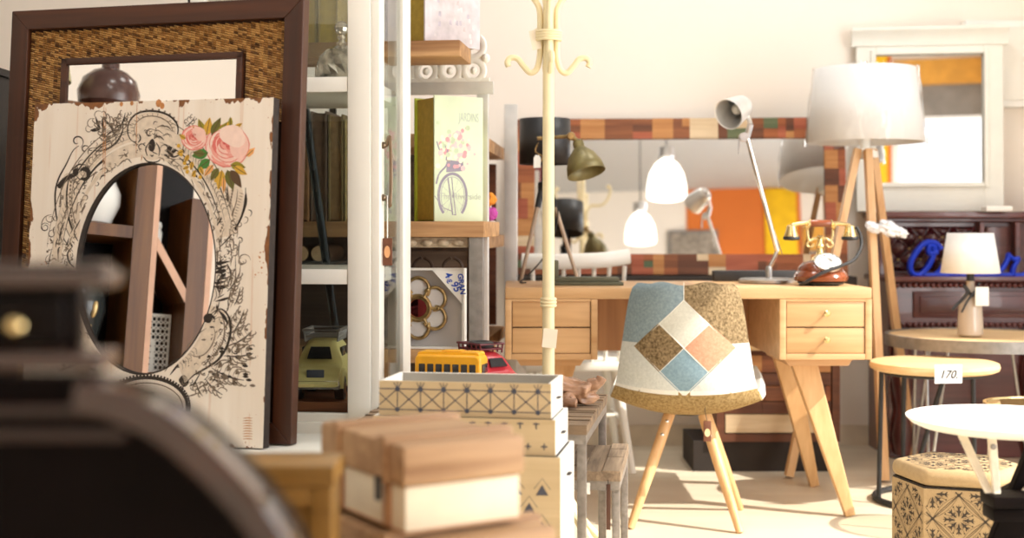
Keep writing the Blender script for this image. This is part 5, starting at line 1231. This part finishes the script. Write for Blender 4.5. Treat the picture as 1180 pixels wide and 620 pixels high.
t = thing('carved_moulding', 'carved greige wooden moulding under the middle plank of the rack', 'moulding', on_rk(-.33,.02,zm-.0465), RZ(-7))
b = MB(); b.bbox((0,0,-.03),(.29,.02,-.0005),.004); b.build('board', m_carv, t); b = MB()
for k in range(6): b.ball((.03+.047*k,-.002,-.016), .013, n=10, sc=(1.4,.6,.8))
b.tube(catmull([(.01+.046*k,-.001,-.02+.008*(k % 2)) for k in range(7)],5), .003, 6); b.build('carving', m_carv, t)
# iron curl ornament under it
t = thing('iron_scroll', 'dark wrought iron scroll panel in the shade under the rack plank', 'ornament', on_rk(-.33,.12,zl+.0005), RZ(-7))
b = MB()
for k in range(3):
    x = .05+.09*k
    for sg in (-1,1): b.tube(catmull([(x+sg*(.004+.03*math.sin(rad(a*1.2))*(1-a/500)), .0, .215+.05*math.cos(rad(a))*(1-a/500)) for a in range(0,400,40)],3), .005, 6)
b.tube([(0,0,.29),(.28,0,.29)], .006, 8); b.tube([(.0,0,0),(.0,0,.29)], .006, 8); b.tube([(.28,0,0),(.28,0,.29)], .006, 8); b.tube([(0,0,.15),(.28,0,.15)], .005, 8); b.build('scrollwork', mk('rusty_iron', lin(82,66,56), .6, .4, .3, 40), t)
# flower mirror in white box
t = thing('flower_mirror', 'antique gold flower-shaped wall mirror in a white display box with blue handwriting', 'mirror', on_rk(-.275,.04,zl+.0005), RZ(-7))
bw, bh = .222, rz_(308,3.79)-zl-.004
b = MB(); b.box((0,.0,0),(bw,.05,.006)); b.box((0,0,bh-.006),(bw,.05,bh)); b.box((0,0,.006),(.006,.05,bh-.006)); b.box((bw-.006,0,.006),(bw,.05,bh-.006)); b.box((.006,.044,.006),(bw-.006,.05,bh-.006)); b.build('box', m_paper, t, flat=True)
MB().box((.0065,.034,.0065),(bw-.0065,.0435,bh-.0065)).build('insert', mk('grey_card', lin(196,192,190), .8, var=.03), t, flat=True)
MB().prism([(bw-.004,bh-.004),(bw-.095,bh-.004),(bw-.004,bh-.105)], (0,.0,0),(1,0,0),(0,0,1),(0,.003,0)).build('corner_flap', m_paper, t, flat=True)
m_bluepen = mk('blue_marker', lin(36,84,196), .7)
for s_, x, z, sz, rot in (('GRAN',bw-.014,bh-.046,.022,-82),('4',bw-.055,bh-.024,.03,-60),('95',bw-.032,bh-.058,.03,-60),('€',bw-.05,bh-.04,.02,-60)):
    text_mesh(s_, sz, m_bluepen, 'handwriting', t, M.Translation((x,-.0008,z)) @ RX(90) @ RZ(rot), .0002, .1, bold=.0006)
fc = V((bw-.14-.0,.02,bh/2-.0)); b = MB(); R0 = .052
for k in range(6):
    a = rad(60*k+30); c = fc+V((R0*1.08*math.cos(a),0,R0*1.08*math.sin(a)))
    b.tube([c+V((.033*math.cos(q),0,.033*math.sin(q))) for q in [a+rad(v) for v in range(-125,126,12)]], .0055, 8)
    b.tube([fc+V((.036*math.cos(a+rad(30)),-.002,.036*math.sin(a+rad(30)))), fc+V((.058*math.cos(a+rad(30)),-.002,.058*math.sin(a+rad(30))))], [.006,.003], 8)
    b.ball(fc+V((.061*math.cos(a+rad(30)),-.003,.061*math.sin(a+rad(30)))), .0065, n=8)
b.tube([fc+V((.036*math.cos(2*PI*k/36),0,.036*math.sin(2*PI*k/36))) for k in range(36)], .006, 8, closed=True); b.tube([fc+V((.029*math.cos(2*PI*k/36),-.002,.029*math.sin(2*PI*k/36))) for k in range(36)], .003, 6, closed=True); b.build('flower_frame', m_oldbrass, t)
b = MB(); b.lathe([(.03,0),(.03,.003)], fc+V((0,.004,0)), 36, X=RX(90)); b.build('mirror_glass', mirror_mat('ruby_mirror', (.35,.06,.07)), t)
b = MB()
for k in range(6):
    a = rad(60*k+30); c = fc+V((R0*1.08*math.cos(a),.004,R0*1.08*math.sin(a))); b.lathe([(.031,0),(.031,.002)], c, 24, X=RX(90))
b.build('petal_glass', mk('milk_petal', lin(226,222,220), .2), t)
# candle jar and flower balls on the back shelf
t = thing('candle_jar', 'pale glass jar with pointed lid on the top plank of the second rack', 'jar', on_r2(-.035,.22,1.2625))
b = MB(); b.lathe([(.028,0),(.03,.004),(.03,.075),(.024,.085)], n=24); b.build('jar', mk('milky_glass', lin(236,226,208), .15), t); b = MB(); b.lathe([(.026,.085),(.026,.092),(.012,.105),(.006,.12),(.002,.128)], n=20); b.build('lid', mk('pale_lid', lin(232,214,192), .3), t)
for i, (y_, c, nm, x_) in enumerate(((230,(238,150,50),'orange',-.0),(246,(196,80,170),'magenta',.004),(262,(238,232,214),'cream',.0))):
    D_ = 4.42; p = P(566+i,y_,D_); t = thing('paper_pompom', nm+' paper pompom '+('at the top of','in the middle of','at the bottom of')[i]+' the column beside the bicycle book', 'pompom', V((p.x-.005,p.y,p.z)), None, 'paper pompoms')
    b = MB(); rr = random.Random(i)
    for k in range(26):
        a = rr.uniform(0,2*PI); e = rr.uniform(-1,1); q = math.sqrt(1-e*e); b.ball((.014*q*math.cos(a),.014*q*math.sin(a),.014*e), .0115, n=7)
    b.build('petals', mk(nm+'_paper', lin(*c), .8, var=.08), t)
p = P(567,262,4.42)
b = MB(); b.lathe([(.018,.9325),(.02,.938),(.012,p.z-.018)], (p.x-.005,4.42,0), 16); b.tube([(p.x-.005,4.42,p.z-.03),(p.x-.005,4.42,p.z+.09)], .003, 6)
tag(b.build('pompom_stand', m_paper), 'small white stand carrying the paper pompoms on the rack', 'stand')

# ================================================================== toy cars
m_yel = mk('bus_yellow', lin(236,170,20), .35, var=.06, scale=40); m_red = mk('toy_red', lin(178,36,48), .3, var=.08, scale=40); m_pal = mk('van_pale_yellow', lin(208,196,128), .4, var=.06, scale=40); m_glsd = mk('toy_window', (.02,.02,.022), .15)
def wheels(t, xs, ys, r, w_=.016):
    for x in xs:
        for y in ys: b = MB(); b.cyl((x,y-w_/2,r),(x,y+w_/2,r), r, n=24); wl = b.build('wheel', m_black, t); b = MB(); b.cyl((x,y-w_/2-.001,r),(x,y+w_/2+.001,r), r*.5, n=16); b.build('hubcap', m_chrome, wl)
T1 = .5195
bus = thing('toy_bus', 'yellow tin toy bus behind the stack of printed boxes', 'toy', V((P(520,0,3.22).x,3.22,T1)), RZ(-14))
lx, ly, lz = .085, .034, .125
b = MB(); q = b.rounded(-lx,lx,.02,lz,.016); b.prism(q, (0,-ly,0),(1,0,0),(0,0,1),(0,2*ly,0)); b.build('body', m_yel, bus, bevel=.006, ang=50)
b = MB(); q = b.rounded(-lx+.006,lx-.006,lz-.018,lz+.006,.008); b.prism(q, (0,-ly+.006,0),(1,0,0),(0,0,1),(0,2*ly-.012,0)); b.bbox((-.02,-.018,lz+.0062),(.03,.018,lz+.009),.002); b.build('roof', m_yel, bus, bevel=.004)
for k in range(7):
    x0 = -lx+.012+k*.0215; b = MB(); b.bbox((x0,-ly-.002,.078),(x0+.016,-ly+.004,.102),.002); b.build('window', m_glsd, bus)
b = MB(); b.bbox((lx-.003,-.025,.078),(lx+.002,.025,.102),.003); b.build('windscreen', m_glsd, bus)
b = MB(); b.bbox((-lx-.002,-ly-.002,.05),(lx+.002,ly+.002,.056),.002); b.build('trim_band', m_black, bus)
wheels(bus, (-.05,.05), (-ly,ly), .021)
for y in (-.02,.02): b = MB(); b.ball((lx+.001,y,.048), .007, n=10, sc=(.5,1,1)); b.build('headlamp', m_chrome, bus)
def beetle(name, label, loc, yaw, mat, s_, rack_mat, parcels, rear=True):
    t = thing(name, label, 'toy', loc, RZ(yaw))
    prof = [(-.11,.028),(-.115,.05),(-.10,.068),(-.065,.078),(-.05,.11),(-.02,.122),(.03,.12),(.06,.108),(.085,.075),(.112,.062),(.118,.04),(.115,.028)]
    q = [(p.x*s_,p.y*s_) for p in catmull(prof,4,True)]; b = MB(); w_ = .048*s_; n = len(q); vs = []; fs = []
    for y, k in ((-1,.86),(-.86,.97),(-.5,1),(.5,1),(.86,.97),(1,.86)):
        for x, z in q: zz = (z-.05*s_)*k+.05*s_; tuck = 1-.32*max(0,(z/s_-.075)/.05); vs.append((x*(.96+.04*k), y*w_*tuck, zz))
    for j in range(5):
        for i in range(n): fs.append((j*n+i,j*n+(i+1) % n,(j+1)*n+(i+1) % n,(j+1)*n+i))
    fs += [tuple(range(n)), tuple(5*n+i for i in range(n))]; b.add(vs, fs); b.build('body', mat, t, ang=50)
    b = MB(); b.bbox((-.118*s_,-.05*s_,.026*s_),(.12*s_,.05*s_,.036*s_),.003*s_); b.build('running_board', mat if False else m_steelraw, t)
    for sg in (-1,1):
        for x in (-.07,.072): b = MB(); b.tube([((x+.03*math.cos(rad(a)))*s_, sg*.045*s_, (.026+.03*math.sin(rad(a)))*s_) for a in range(0,181,20)], .011*s_, 8); b.build('fender', mat, t)
        b = MB(); b.bbox((-.04*s_,sg*.040*s_-.003,.082*s_),(.005*s_,sg*.040*s_+.003,.106*s_),.002); b.bbox((.012*s_,sg*.040*s_-.003,.082*s_),(.05*s_,sg*.040*s_+.003,.104*s_),.002); b.build('side_window', m_glsd, t)
    b = MB(); X = RY(-24); 
    b.prism([(-.026*s_,-.012*s_),(.026*s_,-.012*s_),(.021*s_,.013*s_),(-.021*s_,.013*s_)], (.0735*s_,0,.094*s_), (0,1,0), (-.64,0,.77), (.004,0,.003)); b.build('windscreen', m_glsd, t); b = MB(); b.prism([(-.026*s_,-.013*s_),(.026*s_,-.013*s_),(.02*s_,.013*s_),(-.02*s_,.013*s_)], (-.0605*s_,0,.0945*s_), (0,1,0), (.45,0,.89), (-.004,0,.003)); b.build('rear_window', m_glsd, t)
    wheels(t, (-.07*s_,.072*s_), (-.044*s_,.044*s_), .025*s_, .018*s_)
    for sg in (-1,1): b = MB(); b.ball((.112*s_,sg*.03*s_,.058*s_), .011*s_, n=12, sc=(.6,1,1)); b.build('headlamp', m_chrome, t)
    b = MB(); b.bbox((-.122*s_,-.05*s_,.034*s_),(-.117*s_,.05*s_,.044*s_),.002); b.bbox((.118*s_,-.05*s_,.034*s_),(.123*s_,.05*s_,.044*s_),.002); b.build('bumper', m_chrome, t)
    b = MB(); b.bbox((-.1165*s_,-.018*s_,.05*s_),(-.1125*s_,.018*s_,.066*s_),.002); b.build('number_plate', m_bluegrey if rear else m_paper, t)
    b = MB()
    for z, e in ((.128,.0),(.142,.004)): b.tube([(x*s_,y*s_,z*s_) for x, y in ((-.045-e,-.034-e),(.05+e,-.034-e),(.05+e,.034+e),(-.045-e,.034+e))], .0022*s_*1.4, 6, closed=True)
    for i in range(6):
        x = -.045+.019*i; b.tube([(x*s_,-.034*s_,.128*s_),(x*s_,.034*s_,.128*s_)], .0018*s_*1.3, 6)
        for sg in (-1,1): b.tube([(x*s_,sg*.034*s_,.118*s_),(x*s_,sg*.037*s_,.142*s_)], .0018*s_*1.3, 6)
    b.build('roof_rack', rack_mat, t)
    if parcels:
        b = MB(); b.tube([((.002+.03*math.cos(2*PI*k/20))*s_,0.0*s_+.026*s_*math.sin(2*PI*k/20),.138*s_) for k in range(20)], .009*s_, 8, closed=True); b.build('spare_tyre', m_black, t)
    return t
beetle('toy_car', 'red tin toy car with loaded roof rack beside the yellow toy bus', V((P(553,0,3.36).x,3.36,T1)), -52, m_red, .98, mk('dark_red_wire', lin(96,26,34), .4), True)
beetle('toy_car', 'pale yellow tin toy car with grey roof rack inside the white cabinet', on_cab(-.158,.17,.5205), 88, m_pal, 1.22, m_steelraw, False)
# dark bookcase edge far left behind the mirrors
dbk = thing('dark_bookcase', 'dark wooden bookcase just showing at the left edge behind the mirrors', 'bookcase', (-1.62,3.55,0))
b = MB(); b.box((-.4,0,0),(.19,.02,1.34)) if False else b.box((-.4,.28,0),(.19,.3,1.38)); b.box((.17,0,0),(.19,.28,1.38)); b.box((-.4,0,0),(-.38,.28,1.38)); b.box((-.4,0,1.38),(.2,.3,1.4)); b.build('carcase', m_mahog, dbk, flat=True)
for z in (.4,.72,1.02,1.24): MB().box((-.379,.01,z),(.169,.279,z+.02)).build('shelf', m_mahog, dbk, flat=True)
for i, (dz, c, lab) in enumerate(((.74,(206,196,172),'cream folded cloth on the dark bookcase behind the mirrors'),(1.04,(40,80,86),'teal folded cloth on the upper shelf of the dark bookcase'))):
    t = thing('folded_cloth', lab, 'cloth', (-1.55,3.6,dz+.0005)); b = MB()
    for k in range(4): b.bbox((-.1,0,.034*k),(.07,.2,.034*k+.032),.012)
    b.build('folds', mk('cloth', lin(*c), .9, var=.1), t)
# ================================================================== things reflected in the leaning mirrors (standing left of the camera)
nP = L3 @ V((0,1,0))
def refl(p, O): p = V(p); return p-2*((p-V(O)).dot(nP))*nP
def unit_frame(px, D, th, O):
    A = P(px, 265, D); b0 = refl(A, O); c, s_ = math.cos(rad(th)), math.sin(rad(th))
    u = refl(A+V((c,s_,0)), O)-b0; v = refl(A+V((-s_,c,0)), O)-b0; u.z = v.z = 0; u.normalize(); v = v-u*u.dot(v); v.z = 0; v.normalize()
    return M(((u.x,v.x,0,b0.x),(u.y,v.y,0,b0.y),(0,0,1,0),(0,0,0,1))), b0.z-H
UF, dz = unit_frame(172, 4.3, 32, PO)
m_teak = wood('teak_board', lin(82,46,16), lin(124,80,36), 'Z', 20, .4); m_pinkw = mk('raw_cut_edge', lin(222,178,152), .6)
def ub(): b = MB(); b.x = UF.copy(); return b
un = thing('shelf_unit', 'teak shelf unit with a diagonal board, reflected in the oval mirror', 'shelf')
Z = lambda py: H-(py-YH)/349+dz
UT = 1.495
for u0, zt in ((0,UT),(.19,Z(222))):
    b = ub(); b.box((u0-.062,.0,0),(u0-.0002,.25,zt)); b.build('upright_board', m_teak, un, flat=True); b = ub(); b.box((u0,.0125,0),(u0+.019,.25,zt)); b.build('side_board', m_teak, un, flat=True); b = ub(); b.box((u0,-.002,0),(u0+.019,.012,zt)); b.build('cut_edge', m_pinkw, un, flat=True)
b = ub(); q = [(.0205,Z(272)),(.127,Z(330)),(.127,Z(346)),(.0205,Z(288))]; b.prism(q, (0,.004,0),(1,0,0),(0,0,1),(0,.24,0)); b.build('diagonal_board', m_teak, un, flat=True); b = ub(); b.prism(q, (0,0,0),(1,0,0),(0,0,1),(0,.004,0)); b.build('cut_edge', m_pinkw, un, flat=True)
b = ub(); b.box((.0205,.004,Z(436)),(.127,.25,Z(428))); b.box((-.6,.004,Z(276)),(-.0625,.25,Z(262))); b.box((-.6,.004,Z(440)),(-.0625,.25,Z(430))); b.box((-.6,.004,UT+.0005),(.21,.25,UT+.02)); b.box((-.6,.004,0),(-.58,.25,UT)); b.build('shelf_board', m_teak, un, flat=True)
b = ub(); b.box((-.6,.2505,0),(.21,.262,UT+.02)); b.build('back_board', m_mahog, un, flat=True)
def in_unit(u, v, z): return UF @ V((u,v,z))
def uthing(name, label, cat, u, v, z): return thing(name, label, cat, in_unit(u,v,z))
t = uthing('porcelain_vase', 'white porcelain vase with a grey leaf motif reflected at the left of the oval mirror', 'vase', -.17,.11,Z(262)+.0005)
b = MB(); b.lathe([(.04,0),(.06,.01),(.085,.07),(.085,.11),(.06,.16),(.035,.18),(.04,.195)], n=32); b.build('body', m_paper, t)
t = uthing('black_vase', 'black vase with gold leaf branches reflected low at the left of the oval mirror', 'vase', -.19,.11,Z(430)+.0005)
b = MB(); b.lathe([(.035,0),(.04,.01),(.062,.10),(.085,.2),(.08,.25),(.05,.285),(.055,.295)], n=36); b.build('body', mk('black_glaze', (.03,.035,.035), .2, var=.2, coat=.3), t)
b = MB(); ux_ = UF.to_3x3() @ V((1,0,0)); fr_ = UF.to_3x3() @ V((0,-1,0))
for x_, z_, a_ in ((-.03,.1,50),(.01,.13,120),(-.01,.17,60),(.03,.2,100),(-.035,.21,120),(.0,.07,100),(.025,.1,40)):
    rr_ = .04+.225*min(z_,.2); d_ = math.sqrt(max(.0004,rr_*rr_-x_*x_)); X = M((( ux_.x,fr_.x,0,0),(ux_.y,fr_.y,0,0),(0,0,1,0),(0,0,0,1))) @ RY(a_); b.ball(ux_*x_+fr_*d_+V((0,0,z_)), .022, n=10, sc=(1.3,.16,.5), X=X)
b.build('gold_leaves', m_oldbrass, t)
t = uthing('fretwork_card', 'white pierced fretwork card reflected low in the oval mirror', 'card', .074,.13,Z(428)+.0005)
b = MB(); rr = random.Random(4); X = UF.to_3x3().to_4x4(); b.x = X
for x0,x1,z0,z1 in ((-.05,-.042,0,.2),(.042,.05,0,.2),(-.05,.05,0,.008),(-.05,.05,.192,.2),(-.012,.0,0,.1),(-.05,.0,.1,.112)): b.box((x0,0,z0),(x1,.004,z1))
for i in range(6):
    for j in range(9): x = -.038+.0155*i; z = .018+.0205*j; b.tube([(x+.008*math.cos(2*PI*k/10),.002,z+.009*math.sin(2*PI*k/10)) for k in range(10)], .0028, 6, closed=True)
b.build('lattice', m_white, t)
t = uthing('white_figurine', 'small white figurine on the diagonal board reflected in the oval mirror', 'figurine', .055,.12,Z(296)+.02)
b = MB(); b.lathe([(.016,0),(.018,.01),(.012,.05),(.014,.075),(.008,.088),(.012,.1),(.008,.113),(.001,.116)], n=20); b.build('figure', m_paper, t)
t = uthing('brown_demijohn', 'round-shouldered dark brown jar reflected in the top of the rattan mirror', 'jar', -.21,.12,UT+.0205)
b = MB(); b.lathe([(.07,0),(.10,.03),(.105,.07),(.09,.115),(.06,.142),(.03,.155),(.028,.20),(.034,.205)], n=36); b.build('body', mk('brown_glaze', lin(84,58,52), .25, var=.2, coat=.3), t)
t = uthing('shaded_lamp', 'lamp with an olive cream shade reflected at the top left of the rattan mirror', 'lamp', -.44,.12,UT+.0205)
b = MB(); b.lathe([(.05,0),(.05,.01),(.012,.02),(.012,.1)], n=20); b.build('base', m_oldbrass, t); b = MB(); b.lathe([(.10,.08),(.075,.2)], n=32, caps=False); b.build('lamp_shade', mk('olive_cream_shade', lin(206,196,150), .8), t, solid=.003)

# ================================================================== foreground
s_ = .97/1500
Xf = lambda px: (px-590)*s_
Zf = lambda py: H-(py-YH)*s_
m_rim = wood('polished_mahogany_edge', lin(34,17,12), lin(70,40,30), 'X', 14, .2, coat=1)
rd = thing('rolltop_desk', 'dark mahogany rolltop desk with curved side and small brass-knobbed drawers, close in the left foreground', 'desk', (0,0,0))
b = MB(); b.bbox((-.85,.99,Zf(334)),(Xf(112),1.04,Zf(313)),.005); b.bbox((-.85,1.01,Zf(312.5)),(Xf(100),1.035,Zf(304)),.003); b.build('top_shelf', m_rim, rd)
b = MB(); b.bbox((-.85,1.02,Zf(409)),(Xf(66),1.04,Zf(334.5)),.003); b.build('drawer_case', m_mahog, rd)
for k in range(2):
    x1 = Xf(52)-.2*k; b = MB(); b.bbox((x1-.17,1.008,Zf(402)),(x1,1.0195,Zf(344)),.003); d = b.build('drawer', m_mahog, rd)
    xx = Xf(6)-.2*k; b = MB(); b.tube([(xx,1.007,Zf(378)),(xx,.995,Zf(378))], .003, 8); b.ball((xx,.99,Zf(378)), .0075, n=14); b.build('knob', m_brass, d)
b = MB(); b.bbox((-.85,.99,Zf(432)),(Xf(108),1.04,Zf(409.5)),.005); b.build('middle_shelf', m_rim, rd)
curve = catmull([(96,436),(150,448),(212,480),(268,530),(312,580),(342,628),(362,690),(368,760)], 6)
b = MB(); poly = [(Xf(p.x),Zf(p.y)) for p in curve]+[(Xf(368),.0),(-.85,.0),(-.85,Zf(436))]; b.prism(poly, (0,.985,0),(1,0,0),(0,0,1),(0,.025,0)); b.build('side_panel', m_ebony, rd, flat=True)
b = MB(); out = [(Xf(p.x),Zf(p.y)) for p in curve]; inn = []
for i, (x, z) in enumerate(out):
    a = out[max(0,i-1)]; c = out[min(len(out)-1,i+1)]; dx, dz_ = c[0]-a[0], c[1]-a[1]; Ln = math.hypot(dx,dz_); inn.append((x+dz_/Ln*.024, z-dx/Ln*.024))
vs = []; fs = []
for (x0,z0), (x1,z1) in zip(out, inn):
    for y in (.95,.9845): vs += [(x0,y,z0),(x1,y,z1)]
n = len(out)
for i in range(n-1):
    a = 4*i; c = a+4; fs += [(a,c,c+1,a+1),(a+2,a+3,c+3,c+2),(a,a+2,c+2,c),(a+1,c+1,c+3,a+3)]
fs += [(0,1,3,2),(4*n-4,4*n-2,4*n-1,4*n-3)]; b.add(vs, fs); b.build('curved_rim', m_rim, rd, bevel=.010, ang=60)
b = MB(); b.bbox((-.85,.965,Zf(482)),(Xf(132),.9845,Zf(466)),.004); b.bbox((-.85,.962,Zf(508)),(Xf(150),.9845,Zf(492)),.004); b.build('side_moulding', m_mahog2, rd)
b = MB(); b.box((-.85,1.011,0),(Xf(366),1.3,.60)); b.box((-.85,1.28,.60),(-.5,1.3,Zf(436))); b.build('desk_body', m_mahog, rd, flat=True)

# honey coloured box chest
m_honey = wood('honey_stained_wood', lin(116,84,34), lin(158,118,60), 'X', 12, .4)
hb = thing('honey_chest', 'honey coloured wooden chest with framed lid, behind the rolltop desk', 'chest', (0,0,0))
hx1, hy0, hz = -.2214, 1.62, .656
b = MB(); b.bbox((-.47,hy0,hz-.026),(hx1,hy0+.105,hz),.004); b.build('lid', m_honey, hb)
b = MB(); b.box((-.465,hy0+.008,0),(hx1-.006,hy0+.1,hz-.0265)); b.build('body', m_honey, hb, flat=True)
b = MB(); b.bbox((hx1-.03,hy0+.002,0),(hx1-.004,hy0+.0079,hz-.0265),.001); b.bbox((-.465,hy0+.002,hz-.05),(hx1-.03,hy0+.0079,hz-.0265),.001); b.build('front_frame', m_honey, hb)

# suitcase boxes
m_lid = wood('rubbed_brown_lid', lin(146,108,74), lin(202,166,126), 'X', 18, .6, bump=.3); m_creamb = mk('cream_canvas_board', lin(240,230,206), .7, var=.05, scale=14); m_tan = mk('tan_leather_band', lin(196,152,112), .6, var=.1, scale=30)
def case(name, label, O, sx_, sy_, z0, zl_, z1, straps):
    t = thing(name, label, 'box', V((O.x,O.y,z0)), RZ(32), 'suitcase boxes'); h = z1-z0; hl = zl_-z0
    b = MB(); b.bbox((.006,.006,0),(sx_-.006,sy_-.006,hl-.0005),.004); b.build('body', m_creamb, t)
    b = MB(); b.bbox((0,0,hl),(sx_,sy_,h),.009); ld = b.build('lid', m_lid, t)
    for y in straps:
        b = MB(); b.bbox((-.007,y-.013,hl-.002),(sx_+.007,y+.013,h+.008),.006); b.build('lid_band', m_lid, t)
        b = MB(); b.bbox((.0015,y-.010,.004),(.0058,y+.010,hl-.003),.0015); b.build('body_band', m_tan, t)
        b = MB(); b.bbox((-.012,y-.007+.0,hl-.024),(-.0072,y+.007,hl+.008),.002); b.build('clasp', m_black, t)
    b = MB(); b.bbox((.004,.004,0),(sx_-.004,sy_-.004,.003),.001); b.build('base_edge', m_tan, t); return t
case('suitcase_box', 'small suitcase-shaped box with rubbed brown lid and cream sides in the foreground', V((-.142,1.7,0)), .19, .27, .5505, .612, .667, (.055,.205))
case('suitcase_box', 'larger tall suitcase trunk under the small cream-sided suitcase box', V((-.137,1.672,0)), .235, .31, 0, .502, .5415, (.06,.25))

# ================================================================== light, sky, camera
sun = bpy.data.lights.new('sun', 'SUN'); sun.energy = 6.2; sun.angle = rad(.6); sun.color = (1,.93,.82)
so = bpy.data.objects.new('sun', sun); COL.objects.link(so); so.rotation_euler = V((-.69,.28,-.66)).to_track_quat('-Z','Y').to_euler(); so.location = (6,0,6)
ar = bpy.data.lights.new('window_daylight', 'AREA'); ar.shape = 'RECTANGLE'; ar.size = WY1-WY0-.1; ar.size_y = WZ1-WZ0-.1; ar.energy = 200; ar.color = (1,.985,.96)
ao = bpy.data.objects.new('window_daylight', ar); COL.objects.link(ao); ao.location = (XR+.25,(WY0+WY1)/2,(WZ0+WZ1)/2); ao.rotation_euler = (0,rad(90),0)
# rect size axis: make the long side run along y
ao.rotation_euler = V((-1,0,0)).to_track_quat('-Z','Z').to_euler()
for i, (x, y, e) in enumerate(((-1.0,1.6,7),(-.7,2.9,9),(-1.6,.4,9),(1.2,4.5,17),(.1,4.3,9))):  # unseen fill lights added below the ceiling to brighten the room and back wall
    l = bpy.data.lights.new('ceiling_fill', 'AREA'); l.shape = 'DISK'; l.size = .5; l.energy = e; l.color = (1,.97,.92); o = bpy.data.objects.new('ceiling_fill', l); COL.objects.link(o); o.location = (x,y,CE-.02)
w = bpy.data.worlds.new('sky'); SC.world = w; w.use_nodes = True; bg = w.node_tree.nodes['Background']; bg.inputs['Color'].default_value = (.97,.98,1,1); bg.inputs['Strength'].default_value = 1.6
cam = bpy.data.cameras.new('camera'); co = bpy.data.objects.new('camera', cam); COL.objects.link(co); SC.camera = co
co.location = (0,0,H); co.rotation_euler = (PI/2,0,0)
cam.sensor_fit = 'HORIZONTAL'; cam.sensor_width = 36; cam.lens = F/1180*36; cam.shift_y = -(310-YH)/1180; cam.clip_start = .05
cam.dof.use_dof = True; cam.dof.focus_distance = 3.45; cam.dof.aperture_fstop = (cam.lens/1000)/.020
SC.view_settings.view_transform = 'Standard'; SC.view_settings.look = 'None'; SC.view_settings.gamma = 1; SC.view_settings.use_curve_mapping = False
SC.view_settings.exposure = .1
SC.cycles.use_denoising = True; SC.cycles.denoiser = 'OPENIMAGEDENOISE'; SC.cycles.sample_clamp_indirect = 6; SC.cycles.caustics_reflective = False; SC.cycles.caustics_refractive = False
SC.cycles.max_bounces = 10; SC.cycles.diffuse_bounces = 5; SC.cycles.glossy_bounces = 6; SC.cycles.transparent_max_bounces = 16
